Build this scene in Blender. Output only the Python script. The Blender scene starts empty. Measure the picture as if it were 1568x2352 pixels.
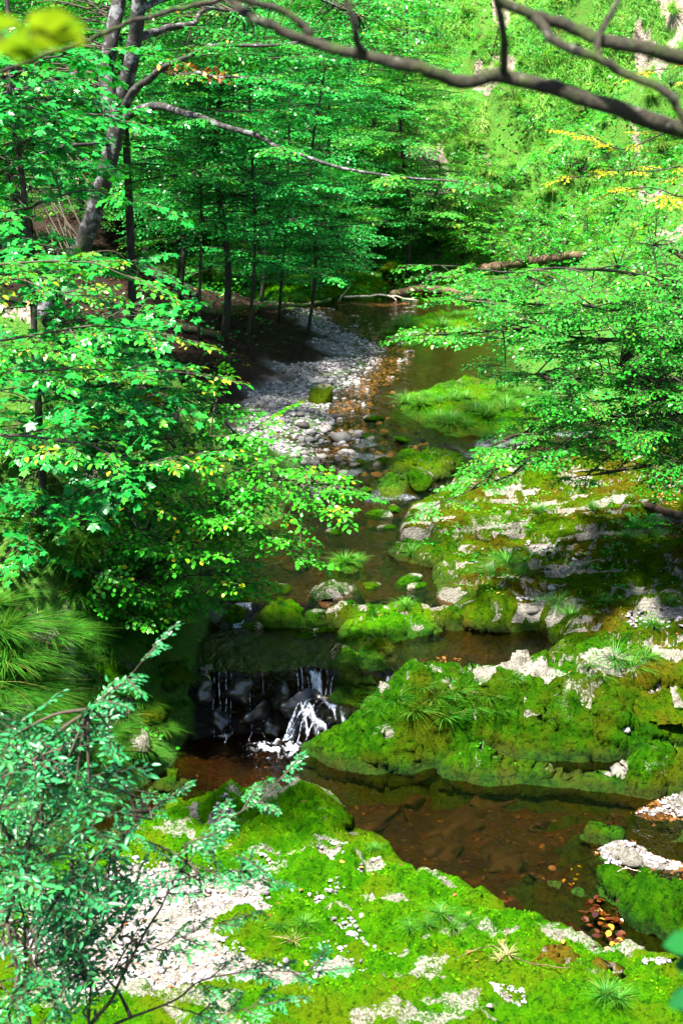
import bpy, math, random
import numpy as np
from mathutils import Vector, Matrix
from mathutils import noise as mnoise

RNG = np.random.default_rng(7)
random.seed(7)
SC = bpy.context.scene
COL = SC.collection

# ------------------------------------------------------------------ camera geometry
CAM_H = 7.0
PITCH = math.radians(15.8)
F = 1568 * 50.0 / 24.0
CP, SP = math.cos(PITCH), math.sin(PITCH)


def rays(px, py):
    px = np.asarray(px, float); py = np.asarray(py, float)
    a = (px - 784.0) / F
    b = (1176.0 - py) / F
    return a, CP + b * SP, -SP + b * CP


def Pz(px, py, z):
    dx, dy, dz = rays(px, py)
    t = (z - CAM_H) / dz
    return np.array([dx * t, dy * t, z + 0 * t])


def PY(px, py, Y):
    dx, dy, dz = rays(px, py)
    t = Y / dy
    return np.array([dx * t, dy * t, CAM_H + dz * t])


# ------------------------------------------------------------------ noise
def _h(ix, iy, s):
    n = (ix.astype(np.int64) * 374761393 + iy.astype(np.int64) * 668265263 + s * 974634777) & 0xffffffff
    n = ((n ^ (n >> 13)) * 1274126177) & 0xffffffff
    n = n ^ (n >> 16)
    return n.astype(np.float64) * (2 * math.pi / 4294967296.0)


def gn(x, y, s=0):
    x = np.asarray(x, float); y = np.asarray(y, float)
    x0 = np.floor(x); y0 = np.floor(y)
    fx = x - x0; fy = y - y0
    ix = x0.astype(np.int64); iy = y0.astype(np.int64)
    u = fx * fx * fx * (fx * (fx * 6 - 15) + 10)
    v = fy * fy * fy * (fy * (fy * 6 - 15) + 10)
    def g(dx, dy):
        a = _h(ix + dx, iy + dy, s)
        return np.cos(a) * (fx - dx) + np.sin(a) * (fy - dy)
    a = g(0, 0); b = g(1, 0); c = g(0, 1); d = g(1, 1)
    return 1.5 * ((a + (b - a) * u) * (1 - v) + (c + (d - c) * u) * v)


def fbm(x, y, s=0, o=4, lac=2.03, gain=0.5):
    t = 0; amp = 1.0; f = 1.0
    for i in range(o):
        t = t + amp * gn(np.asarray(x) * f + 17.3 * i, np.asarray(y) * f - 9.1 * i, s + i)
        amp *= gain; f *= lac
    return t


def sst(a, b, x):
    t = np.clip((x - a) / (b - a), 0, 1)
    return t * t * (3 - 2 * t)


def chaikin(p, n=2, closed=True):
    p = np.asarray(p, float)
    for _ in range(n):
        if closed:
            q = np.roll(p, -1, 0)
            p = np.stack([0.75 * p + 0.25 * q, 0.25 * p + 0.75 * q], 1).reshape(-1, p.shape[1])
        else:
            a, b = p[:-1], p[1:]
            m = np.stack([0.75 * a + 0.25 * b, 0.25 * a + 0.75 * b], 1).reshape(-1, p.shape[1])
            p = np.concatenate([p[:1], m, p[-1:]])
    return p


def sdf_poly(X, Y, poly):
    """positive inside"""
    d = np.full(X.shape, 1e9); ins = np.zeros(X.shape, bool)
    n = len(poly)
    for i in range(n):
        ax, ay = poly[i][:2]; bx, by = poly[(i + 1) % n][:2]
        ex, ey = bx - ax, by - ay
        l2 = ex * ex + ey * ey + 1e-12
        t = np.clip(((X - ax) * ex + (Y - ay) * ey) / l2, 0, 1)
        d = np.minimum(d, (X - ax - t * ex) ** 2 + (Y - ay - t * ey) ** 2)
        c = ((ay > Y) != (by > Y))
        if abs(ey) > 1e-12:
            ins ^= c & (X < ax + (Y - ay) * ex / ey)
    d = np.sqrt(d)
    return np.where(ins, d, -d)


# ------------------------------------------------------------------ mesh helpers
def raw_mesh(name, V, loops, starts, totals, attrs=None, smooth=True):
    me = bpy.data.meshes.new(name)
    V = np.asarray(V, np.float32)
    me.vertices.add(len(V)); me.vertices.foreach_set('co', V.ravel())
    me.loops.add(len(loops)); me.loops.foreach_set('vertex_index', np.asarray(loops, np.int32))
    me.polygons.add(len(starts))
    me.polygons.foreach_set('loop_start', np.asarray(starts, np.int32))
    me.polygons.foreach_set('loop_total', np.asarray(totals, np.int32))
    me.polygons.foreach_set('use_smooth', np.full(len(starts), smooth, bool))
    for k, a in (attrs or {}).items():
        at = me.attributes.new(k, 'FLOAT', 'POINT')
        at.data.foreach_set('value', np.asarray(a, np.float32))
    me.update(calc_edges=True)
    return me


def link(name, me, mat=None, parent=None):
    o = bpy.data.objects.new(name, me)
    COL.objects.link(o)
    if mat is not None and me is not None:
        me.materials.append(mat)
    if parent is not None:
        o.parent = parent
    return o


def tag(o, label=None, cat=None, group=None, kind=None):
    if label: o['label'] = label
    if cat: o['category'] = cat
    if group: o['group'] = group
    if kind: o['kind'] = kind
    return o


def thing(name, label, cat, loc=(0, 0, 0), group=None):
    o = bpy.data.objects.new(name, None); COL.objects.link(o)
    o.location = loc; o.empty_display_size = 0.2
    return tag(o, label, cat, group)


def copy_tree(o, parent=None):
    c = o.copy(); COL.objects.link(c); c.parent = parent
    for ch in list(o.children):
        copy_tree(ch, c)
    return c


class MB:
    """collects tubes, spheres and tiles for one mesh"""
    def __init__(s):
        s.V = []; s.L = []; s.T = []; s.R = []; s.n = 0

    def add(s, V, faces_flat, totals, rnd=0.5):
        V = np.asarray(V, float)
        s.V.append(V); s.L.append(np.asarray(faces_flat, np.int64) + s.n); s.T.append(np.asarray(totals, np.int64))
        s.R.append(np.broadcast_to(np.asarray(rnd, float), (len(V),)).copy())
        s.n += len(V)

    def tube(s, pts, rad, sides=6, rnd=0.5, rough=0.0):
        pts = np.asarray(pts, float); n = len(pts)
        rad = np.broadcast_to(np.asarray(rad, float), (n,))
        t = np.gradient(pts, axis=0); t /= np.linalg.norm(t, axis=1)[:, None] + 1e-9
        ref = np.array([0.0, 0, 1]) if abs(t[:, 2]).mean() < 0.8 else np.array([1.0, 0, 0])
        a = np.cross(t, ref); a /= np.linalg.norm(a, axis=1)[:, None] + 1e-9
        b = np.cross(t, a)
        ang = np.arange(sides) * 2 * math.pi / sides
        rr = rad[:, None] * np.ones(sides)[None, :]
        if rough:
            k = np.arange(n)[:, None] * 0.9 + np.zeros(sides)[None]
            rr = rr * (1 + rough * gn(k, ang[None] * 1.5 + pts[0, 0] * 3, 5))
        V = pts[:, None, :] + rr[..., None] * (np.cos(ang)[None, :, None] * a[:, None, :] + np.sin(ang)[None, :, None] * b[:, None, :])
        i = np.arange(n - 1)[:, None] * sides; j = np.arange(sides)[None, :]; k = (j + 1) % sides
        q = np.stack([i + j, i + k, i + sides + k, i + sides + j], -1).reshape(-1, 4)
        V = V.reshape(-1, 3)
        V = np.concatenate([V, pts[:1], pts[-1:]])
        c0, c1 = n * sides, n * sides + 1
        caps = []
        for jj in range(sides):
            kk = (jj + 1) % sides
            caps += [c0, kk, jj]
            caps += [c1, (n - 1) * sides + jj, (n - 1) * sides + kk]
        s.add(V, np.concatenate([q.ravel(), np.array(caps)]), np.concatenate([np.full(len(q), 4), np.full(2 * sides, 3)]), rnd)

    def mesh(s, name, smooth=True):
        V = np.concatenate(s.V); L = np.concatenate(s.L); T = np.concatenate(s.T)
        st = np.concatenate([[0], np.cumsum(T)[:-1]])
        return raw_mesh(name, V, L, st, T, {'rnd': np.concatenate(s.R)}, smooth)

    def build(s, name, mat, parent=None, smooth=True):
        return link(name, s.mesh(name, smooth), mat, parent)


def grid_mesh(name, X, Y, Z, attrs=None, keep=None):
    """X,Y,Z 2-D arrays; keep = bool per cell"""
    r, c = X.shape
    idx = np.arange(r * c).reshape(r, c)
    q = np.stack([idx[:-1, :-1], idx[:-1, 1:], idx[1:, 1:], idx[1:, :-1]], -1)
    if keep is not None:
        q = q[keep]
    q = q.reshape(-1, 4)
    used, inv = np.unique(q.ravel(), return_inverse=True)
    V = np.stack([X.ravel(), Y.ravel(), Z.ravel()], 1)[used]
    at = {k: a.ravel()[used] for k, a in (attrs or {}).items()}
    return raw_mesh(name, V, inv, np.arange(len(q)) * 4, np.full(len(q), 4), at)


# ------------------------------------------------------------------ materials
class NT:
    def __init__(s, name):
        s.m = bpy.data.materials.new(name); s.m.use_nodes = True
        s.t = s.m.node_tree; s.t.nodes.clear()
        s.out = s.t.nodes.new('ShaderNodeOutputMaterial')

    def n(s, typ, ins=None, **kw):
        nd = s.t.nodes.new(typ)
        for k, v in kw.items(): setattr(nd, k, v)
        for k, v in (ins or {}).items():
            if isinstance(v, bpy.types.NodeSocket): s.t.links.new(v, nd.inputs[k])
            else:
                if isinstance(v, (tuple, list)) and len(v) == 3 and nd.inputs[k].type == 'RGBA': v = (*v, 1)
                nd.inputs[k].default_value = v
        return nd

    def noise(s, scale, detail=4, rough=0.55, vec=None, dist=0.0):
        i = {'Scale': scale, 'Detail': detail, 'Roughness': rough, 'Distortion': dist}
        if vec is not None: i['Vector'] = vec
        return s.n('ShaderNodeTexNoise', i).outputs['Fac']

    def attr(s, name):
        return s.n('ShaderNodeAttribute', attribute_name=name).outputs['Fac']

    def mix(s, f, a, b, blend='MIX'):
        nd = s.n('ShaderNodeMix', data_type='RGBA', blend_type=blend)
        for sock, v in ((nd.inputs[0], f), (nd.inputs[6], a), (nd.inputs[7], b)):
            if isinstance(v, bpy.types.NodeSocket): s.t.links.new(v, sock)
            else: sock.default_value = v if not isinstance(v, (tuple, list)) else (*v[:3], 1)
        return nd.outputs[2]

    def math(s, op, a, b=0.0, clamp=False):
        nd = s.n('ShaderNodeMath', operation=op, use_clamp=clamp)
        for sock, v in ((nd.inputs[0], a), (nd.inputs[1], b)):
            if isinstance(v, bpy.types.NodeSocket): s.t.links.new(v, sock)
            else: sock.default_value = v
        return nd.outputs[0]

    def step(s, v, a, b, lo=0.0, hi=1.0):
        nd = s.n('ShaderNodeMapRange', {'Value': v, 'From Min': a, 'From Max': b, 'To Min': lo, 'To Max': hi}, interpolation_type='SMOOTHSTEP')
        return nd.outputs[0]

    def ramp(s, v, stops):
        nd = s.n('ShaderNodeValToRGB', {'Fac': v})
        el = nd.color_ramp.elements
        while len(el) < len(stops): el.new(0.5)
        for e, (p, c) in zip(el, stops): e.position = p; e.color = (*c, 1)
        return nd.outputs['Color']

    def pos(s, sc=(1, 1, 1)):
        g = s.n('ShaderNodeNewGeometry').outputs['Position']
        if sc == (1, 1, 1): return g
        return s.n('ShaderNodeVectorMath', {0: g, 1: sc}, operation='MULTIPLY').outputs[0]

    def bump(s, h, strength=0.5, dist=0.02, normal=None):
        i = {'Height': h, 'Strength': strength, 'Distance': dist}
        if normal is not None: i['Normal'] = normal
        return s.n('ShaderNodeBump', i).outputs['Normal']

    def surf(s, sock):
        s.t.links.new(sock, s.out.inputs['Surface']); return s.m


def leaf_mat(name, stops, trans=0.35, rough=0.30, spec=0.38, tcol=(1.0, 1.0, 0.5)):
    t = NT(name)
    c = t.ramp(t.attr('rnd'), stops)
    oi = t.n('ShaderNodeObjectInfo').outputs['Random']
    c = t.mix(t.step(oi, 0, 1, 0.0, 0.35), c, stops[len(stops) // 2][1])
    p = t.n('ShaderNodeBsdfPrincipled', {'Base Color': c, 'Roughness': rough, 'Specular IOR Level': spec})
    tr = t.n('ShaderNodeBsdfTranslucent', {'Color': t.mix(1.0, c, tcol, 'MULTIPLY')})
    m = t.n('ShaderNodeMixShader', {0: trans, 1: p.outputs[0], 2: tr.outputs[0]})
    return t.surf(m.outputs[0])


def rnd_mat(name, stops, rough=0.8, obj=False, nscale=25, bump=0.3, spec=0.3, var=0.35):
    t = NT(name)
    src = t.n('ShaderNodeObjectInfo').outputs['Random'] if obj else t.attr('rnd')
    c = t.ramp(src, stops)
    n = t.noise(nscale, 5, 0.6, t.pos())
    c = t.mix(t.step(n, 0.3, 0.75, 0, var), c, (0.03, 0.03, 0.02))
    p = t.n('ShaderNodeBsdfPrincipled', {'Base Color': c, 'Roughness': rough, 'Specular IOR Level': spec,
                                         'Normal': t.bump(n, bump, 0.02)})
    return t.surf(p.outputs[0])


def moss_rock_mat(name, green, olive, stone, bare_hi=0.62, mscale=1.0):
    """green moss, olive-brown older moss and pale bare limestone; attr 'bare' pushes towards stone, 'grav' towards gravel bed"""
    t = NT(name)
    P = t.pos()
    big = t.noise(1.3 * mscale, 5, 0.6, P)
    mid = t.noise(7 * mscale, 5, 0.65, P)
    fine = t.noise(45, 5, 0.7, P)
    micro = t.noise(190, 3, 0.7, P)
    g = t.mix(t.step(mid, 0.35, 0.65), green[0], green[1])
    g = t.mix(t.step(big, 0.45, 0.62), g, olive)
    spot = t.noise(19, 4, 0.7, P)
    g = t.mix(t.step(spot, 0.50, 0.64, 0, 0.8), g, green[2])
    g = t.mix(t.step(t.noise(11, 5, 0.7, t.pos((1, 1, 2.5))), 0.60, 0.70, 0, 0.7), g, (0.075, 0.050, 0.012))
    g = t.mix(t.step(fine, 0.5, 0.72, 0, 0.6), g, green[2])
    st = t.mix(t.step(t.math('ADD', t.math('MULTIPLY', fine, .6), t.math('MULTIPLY', t.noise(16, 6, .75, t.pos((1, 1.8, 2))), .4)), 0.38, 0.58), stone[0], stone[1])
    st = t.mix(t.step(mid, 0.5, 0.7, 0, 0.6), st, stone[2])
    b = t.math('ADD', t.attr('bare'), t.math('MULTIPLY', t.math('SUBTRACT', fine, 0.5), 0.5))
    b = t.math('ADD', b, t.math('MULTIPLY', t.math('SUBTRACT', mid, 0.5), 0.5))
    fb = t.step(b, bare_hi - 0.05, bare_hi + 0.07)
    c = t.mix(fb, g, st)
    hgt = t.math('ADD', t.math('MULTIPLY', fine, 0.8), t.math('MULTIPLY', micro, 0.4))
    nrm = t.bump(hgt, 1.0, 0.06)
    wet = t.attr('wet')
    c = t.mix(t.math('MULTIPLY', wet, 0.75), c, t.mix(0.5, c, (0.006, 0.005, 0.003)), )
    r = t.math('SUBTRACT', 0.9, t.math('MULTIPLY', wet, 0.25))
    p = t.n('ShaderNodeBsdfPrincipled', {'Base Color': c, 'Roughness': r, 'Specular IOR Level': t.math('ADD', 0.015, t.math('MULTIPLY', wet, 0.08)), 'Normal': nrm})
    return t.surf(p.outputs[0])


M = {}
GREEN_LEAF = [(0.0, (0.006, 0.15, 0.016)), (0.45, (0.010, 0.24, 0.017)), (0.8, (0.04, 0.32, 0.014)), (0.97, (0.085, 0.26, 0.015)), (1.0, (0.32, 0.22, 0.01))]
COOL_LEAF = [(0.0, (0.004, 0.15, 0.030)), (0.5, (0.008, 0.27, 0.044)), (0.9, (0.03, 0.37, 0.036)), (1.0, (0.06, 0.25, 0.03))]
M['maple'] = leaf_mat('maple_leaf', [(0.0, (0.005, 0.15, 0.026)), (0.5, (0.009, 0.25, 0.032)), (0.85, (0.03, 0.33, 0.022)), (1.0, (0.12, 0.36, 0.018))], 0.35)
M['hazel'] = leaf_mat('hazel_leaf', [(0.0, (0.008, 0.18, 0.009)), (0.5, (0.022, 0.30, 0.010)), (0.93, (0.07, 0.37, 0.010)), (1.0, (0.40, 0.30, 0.01))], 0.36)
M['beech'] = leaf_mat('beech_leaf', GREEN_LEAF, 0.33)
M['beech_cool'] = leaf_mat('shade_tinted_beech_leaf', COOL_LEAF, 0.30)  # cool tint of shade put into the leaf colour
M['beech_far'] = leaf_mat('far_beech_leaf', [(0.0, (0.012, 0.20, 0.030)), (0.45, (0.03, 0.34, 0.045)), (0.85, (0.09, 0.42, 0.035)), (1.0, (0.2, 0.44, 0.03))], 0.40)
M['privet'] = leaf_mat('privet_leaf', [(0.0, (0.007, 0.11, 0.030)), (0.5, (0.014, 0.185, 0.050)), (1.0, (0.04, 0.27, 0.04))], 0.24, 0.40, 0.55)
M['yellow'] = leaf_mat('yellow_leaf', [(0.0, (0.16, 0.26, 0.012)), (0.5, (0.36, 0.36, 0.012)), (1.0, (0.55, 0.42, 0.012))], 0.42)
M['lime'] = leaf_mat('lime_leaf', [(0.0, (0.07, 0.17, 0.002)), (1.0, (0.15, 0.22, 0.002))], 0.5, .9, .05)
M['darkleaf'] = leaf_mat('dark_leaf', [(0.0, (0.003, 0.06, 0.012)), (1.0, (0.005, 0.08, 0.012))], 0.2, .8, .1)
M['grass'] = leaf_mat('grass_blade', [(0.0, (0.012, 0.13, 0.010)), (0.6, (0.035, 0.21, 0.012)), (0.9, (0.085, 0.25, 0.014)), (1.0, (0.30, 0.23, 0.06))], 0.35, 0.5, 0.35)
M['hillgrass'] = leaf_mat('hill_grass_blade', [(0.0, (0.012, 0.17, 0.012)), (0.45, (0.06, 0.34, 0.018)), (0.8, (0.20, 0.42, 0.04)), (1.0, (0.50, 0.40, 0.16))], 0.42, 0.55, 0.35)
M['drygrass'] = leaf_mat('dry_grass_blade', [(0.0, (0.35, 0.27, 0.12)), (1.0, (0.5, 0.40, 0.2))], 0.25, 0.6, 0.3)
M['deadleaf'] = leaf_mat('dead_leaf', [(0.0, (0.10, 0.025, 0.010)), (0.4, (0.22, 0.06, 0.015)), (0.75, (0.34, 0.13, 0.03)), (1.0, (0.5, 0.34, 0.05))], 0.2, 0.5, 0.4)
M['wet_shade_leaf'] = leaf_mat('wet_or_shaded_dead_leaf', [(0.0, (0.012, 0.003, 0.002)), (0.6, (0.045, 0.009, 0.003)), (0.88, (0.10, 0.03, 0.005)), (1.0, (0.35, 0.24, 0.02))], 0.1, 0.2, 0.7)  # dark red for wet leaves; on the wood floor it stands in for shade
M['hillrock'] = rnd_mat('dark_slope_rock', [(0, (0.010, 0.007, 0.008)), (0.6, (0.032, 0.022, 0.022)), (1, (0.085, 0.07, 0.068))], .9, True, 2.2, 1.0, .1, .9)
M['wetrock'] = rnd_mat('wet_black_rock', [(0, (0.003, 0.003, 0.003)), (1, (0.012, 0.011, 0.010))], .22, True, 9, .7, .6, .5)
M['sunken'] = rnd_mat('sunken_stone', [(0, (0.0012, 0.001, 0.0003)), (0.5, (0.004, 0.0036, 0.0007)), (1, (0.009, 0.006, 0.0015))], .7, True, 12, .4, .2, .6)
M['bankmoss'] = leaf_mat('bank_moss_shoot', [(0.0, (0.004, 0.03, 0.002)), (0.5, (0.016, 0.10, 0.003)), (0.9, (0.045, 0.17, 0.004)), (1.0, (0.16, 0.12, 0.02))], 0.3, .7, .15)
M['twig'] = rnd_mat('twig_bark', [(0, (0.028, 0.020, 0.012)), (1, (0.06, 0.045, 0.028))], 0.8)


def bark_mat(name, dark, mid, pale, moss, pale_amt=0.6, moss_amt=0.62, sc=1.0, ring=0.0):
    t = NT(name)
    P = t.pos((1, 1, 0.35))
    n1 = t.noise(9 * sc, 6, 0.65, P)
    n2 = t.noise(4 * sc, 4, 0.6, t.pos())
    n3 = t.noise(40 * sc, 4, 0.6, P)
    c = t.mix(t.step(n1, 0.35, 0.6), dark, mid)
    c = t.mix(t.step(t.noise(6 * sc, 5, 0.7, t.pos()), pale_amt - 0.04, pale_amt + 0.05), c, pale)
    c = t.mix(t.step(n2, moss_amt - 0.05, moss_amt + 0.08), c, moss)
    p = t.n('ShaderNodeBsdfPrincipled', {'Base Color': c, 'Roughness': 0.85, 'Specular IOR Level': 0.3,
                                         'Normal': t.bump(t.math('ADD', n1, n3), 0.7, 0.02)})
    return t.surf(p.outputs[0])


M['bark_grey'] = bark_mat('grey_lichen_bark', (0.015, 0.013, 0.011), (0.035, 0.030, 0.026), (0.13, 0.13, 0.135), (0.035, 0.05, 0.01), 0.55, 0.66)
M['bark_dark'] = bark_mat('dark_sapling_bark', (0.012, 0.010, 0.008), (0.035, 0.03, 0.022), (0.09, 0.10, 0.08), (0.02, 0.035, 0.008), 0.62, 0.6)
M['bark_branch'] = bark_mat('overhead_branch_bark', (0.010, 0.008, 0.005), (0.032, 0.027, 0.015), (0.13, 0.13, 0.10), (0.030, 0.042, 0.008), 0.63, 0.52, 4.0)
M['log_pale'] = bark_mat('bleached_log_wood', (0.26, 0.22, 0.16), (0.50, 0.44, 0.34), (0.66, 0.61, 0.5), (0.06, 0.09, 0.02), 0.58, 0.75)
M['log_mossy'] = bark_mat('mossy_log_bark', (0.03, 0.022, 0.015), (0.08, 0.06, 0.04), (0.20, 0.18, 0.13), (0.04, 0.085, 0.012), 0.6, 0.5)
M['log_brown'] = bark_mat('brown_log_wood', (0.04, 0.022, 0.012), (0.10, 0.06, 0.034), (0.20, 0.13, 0.08), (0.06, 0.07, 0.02), 0.6, 0.75)

STONE = ((0.13, 0.115, 0.09), (0.40, 0.37, 0.31), (0.07, 0.055, 0.03))
M['moss_bright'] = moss_rock_mat('bright_moss_rock', ((0.022, 0.125, 0.001), (0.060, 0.21, 0.001), (0.006, 0.04, 0.001)), (0.085, 0.15, 0.002), STONE)
M['moss_mid'] = moss_rock_mat('green_moss_rock', ((0.010, 0.065, 0.001), (0.034, 0.125, 0.001), (0.003, 0.016, 0.0005)), (0.055, 0.080, 0.002), STONE)
M['moss_olive'] = moss_rock_mat('olive_moss_rock', ((0.024, 0.080, 0.001), (0.065, 0.125, 0.001), (0.006, 0.018, 0.001)), (0.085, 0.070, 0.003), STONE)
M['moss_orange'] = moss_rock_mat('orange_moss_rock', ((0.06, 0.09, 0.004), (0.10, 0.10, 0.005), (0.025, 0.03, 0.003)), (0.13, 0.07, 0.006), STONE)
M['stone'] = rnd_mat('cobble_stone', [(0, (0.05, 0.045, 0.04)), (0.4, (0.13, 0.115, 0.105)), (0.75, (0.22, 0.205, 0.19)), (1, (0.36, 0.34, 0.31))], 0.7, True, 30, 0.3)
M['gravel'] = rnd_mat('limestone_gravel', [(0, (0.07, 0.06, 0.065)), (0.3, (0.20, 0.18, 0.19)), (0.8, (0.40, 0.365, 0.39)), (0.95, (0.28, 0.17, 0.10)), (1, (0.14, 0.14, 0.16))], 0.75, False, 60, 0.2, 0.3, 0.15)
M['graygravel'] = rnd_mat('grey_gravel', [(0, (0.07, 0.06, 0.06)), (0.5, (0.20, 0.185, 0.185)), (1, (0.40, 0.38, 0.38))], 0.7, False, 60, 0.2, 0.3, 0.2)
M['bedstone'] = rnd_mat('amber_bed_stone', [(0, (0.005, 0.003, 0.001)), (0.5, (0.018, 0.010, 0.0025)), (0.95, (0.035, 0.018, 0.004)), (1, (0.09, 0.06, 0.025))], 0.6, False, 40, 0.2)


def terrain_mat():
    t = NT('bank_ground')
    P = t.pos()
    a = t.noise(3, 6, 0.65, P); b = t.noise(22, 5, 0.65, P); c3 = t.noise(90, 3, 0.7, P)
    vor = t.n('ShaderNodeTexVoronoi', {'Vector': P, 'Scale': 14.0}, feature='F1')
    vcol = t.n('ShaderNodeSeparateColor', {0: vor.outputs['Color']}).outputs[0]
    green = t.mix(t.step(b, 0.35, 0.65), (0.018, 0.075, 0.006), (0.06, 0.15, 0.010))
    green = t.mix(t.step(a, 0.55, 0.7, 0, 0.7), green, (0.10, 0.085, 0.02))
    litter = t.mix(t.step(b, 0.38, 0.62), (0.006, 0.003, 0.002), (0.026, 0.011, 0.005))  # litter darkened to stand in for the shade under the trees
    litter = t.mix(t.step(c3, 0.55, 0.7, 0, 0.6), litter, (0.045, 0.026, 0.015))
    bed = t.mix(vcol, (0.006, 0.003, 0.0007), (0.034, 0.017, 0.0028))
    bed = t.mix(t.step(a, 0.38, 0.55, 0, 0.85), bed, (0.011, 0.012, 0.0015))
    bed = t.mix(t.step(t.noise(1.6, 5, .65, P), 0.5, 0.62, 0, 0.85), bed, (0.003, 0.002, 0.001))
    bed = t.mix(t.step(b, 0.5, 0.75, 0, 0.5), bed, (0.02, 0.010, 0.003))
    grav = t.mix(t.step(c3, 0.35, 0.65), (0.17, 0.15, 0.14), (0.40, 0.37, 0.36))
    rock = t.mix(t.step(b, 0.35, 0.62), (0.05, 0.035, 0.028), (0.34, 0.26, 0.21))
    col = t.mix(t.step(t.math('ADD', t.attr('litter'), t.math('MULTIPLY', t.math('SUBTRACT', b, 0.5), 0.8)), 0.4, 0.6), green, litter)
    col = t.mix(t.step(t.math('ADD', t.attr('rock'), t.math('MULTIPLY', t.math('SUBTRACT', b, 0.5), 0.8)), 0.45, 0.6), col, rock)
    col = t.mix(t.attr('grav'), col, grav)
    col = t.mix(t.attr('bed'), col, bed)
    col = t.mix(t.attr('wetwall'), col, (0.003, 0.0025, 0.002))
    h = t.math('ADD', t.math('MULTIPLY', b, 1.0), t.math('MULTIPLY', c3, 0.4))
    p = t.n('ShaderNodeBsdfPrincipled', {'Base Color': col, 'Roughness': 0.9, 'Specular IOR Level': 0.2, 'Normal': t.bump(h, 0.9, 0.05)})
    return t.surf(p.outputs[0])


M['terrain'] = terrain_mat()


def water_mat():
    t = NT('stream_water')
    P = t.pos((1, 1, 1))
    n1 = t.noise(5, 3, 0.5, t.pos((1.6, 0.8, 1)), 0.6)
    n2 = t.noise(26, 2, 0.5, t.pos((1.3, 0.8, 1)), 0.4)
    nr = t.bump(t.math('ADD', n1, t.math('MULTIPLY', n2, 0.35)), 0.6, 0.07)
    fr = t.n('ShaderNodeFresnel', {'IOR': 1.24, 'Normal': nr})
    gl = t.n('ShaderNodeBsdfGlossy', {'Color': (1, 1, 1, 1), 'Roughness': 0.03, 'Normal': nr})
    tr = t.n('ShaderNodeBsdfTransparent', {'Color': (0.66, 0.45, 0.22, 1)})
    m = t.n('ShaderNodeMixShader', {0: fr.outputs[0], 1: tr.outputs[0], 2: gl.outputs[0]})
    foam = t.n('ShaderNodeBsdfPrincipled', {'Base Color': (0.62, 0.68, 0.80, 1), 'Roughness': 0.4})
    fa = t.attr('foam')
    k = t.noise(48, 5, 0.75, t.pos((1, 0.7, 0.4)))
    f = t.math('MULTIPLY', t.step(t.math('ADD', fa, t.math('MULTIPLY', t.math('SUBTRACT', k, 0.5), 1.5)), 0.45, 1.25), .9)
    m2 = t.n('ShaderNodeMixShader', {0: f, 1: m.outputs[0], 2: foam.outputs[0]})
    return t.surf(m2.outputs[0])


M['water'] = water_mat()

# ------------------------------------------------------------------ terrain
WY = np.array([0, 13.0, 14.85, 15.12, 15.50, 16.9, 17.3, 21.3, 22.3, 24.5, 26.0, 30, 36, 44, 60])
WZ = np.array([-.16, 0.0, 0.0, 0.05, 0.70, 0.70, 0.88, 0.92, 1.05, 1.25, 1.38, 1.42, 1.62, 1.95, 2.6])


def W(Y):
    return np.interp(Y, WY, WZ)


def at_w(px, py):
    """pixel -> world XY on the (stepped) water level"""
    z = 0.8
    for _ in range(30):
        p = Pz(px, py, z); z = 0.5 * z + 0.5 * float(W(p[1]))
    return p


LE = [(-700, 2800, 0), (-400, 2500, 0), (-120, 2200, 0), (120, 1960, 0), (290, 1840, 0), (400, 1760, 0), (425, 1700, 0), (425, 1640, .3), (440, 1560, .7), (462, 1480, .7), (478, 1410, .8),
      (520, 1320, .9), (600, 1240, .9), (650, 1170, .92), (735, 1090, 1.1), (775, 1010, 1.25), (785, 960, 1.3), (800, 905, 1.4), (885, 850, 1.42), (905, 805, 1.5), (800, 757, 1.6), (760, 720, 1.7), (640, 680, 1.9), (420, 640, 2.2)]
RE = [(1900, 2300, 0), (1850, 1900, 0.1), (1760, 1700, .4), (1720, 1500, .9), (1660, 1280, 1.1), (1600, 1130, 1.3), (1420, 1010, 1.3), (1240, 920, 1.4), (1180, 860, 1.45), (1130, 800, 1.5), (1090, 740, 1.65), (1080, 700, 1.75), (1000, 650, 1.95), (800, 625, 2.1)]
lw = np.array([Pz(a, b, c)[:2] for a, b, c in LE]); rw = np.array([Pz(a, b, c)[:2] for a, b, c in RE])
lw = lw[np.argsort(lw[:, 1])]; rw = rw[np.argsort(rw[:, 1])]


def fall(X, Y):
    """height of the water across the small fall: sheer on the left, two steps on the right"""
    w_ = 0.22 * fbm(X * 1.3, 0 * X, 77, 4)
    y = Y - w_
    left = .70 * sst(15.36, 15.47, y)
    right = .22 * sst(14.92, 15.02, y + .10 * fbm(X * 3, 0 * X, 92, 2)) + .16 * sst(15.02, 15.22, y) + .32 * sst(15.36, 15.48, y)
    r = sst(-.70, -.45, X)
    return left * (1 - r) + right * r


def xl(Y): return np.interp(Y, lw[:, 1], lw[:, 0])
def xr(Y): return np.interp(Y, rw[:, 1], rw[:, 0])


def earth(X, Y):
    return sst(.20, .42, fbm(X * .42 + .25 * Y, Y * .22, 75, 4))


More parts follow.
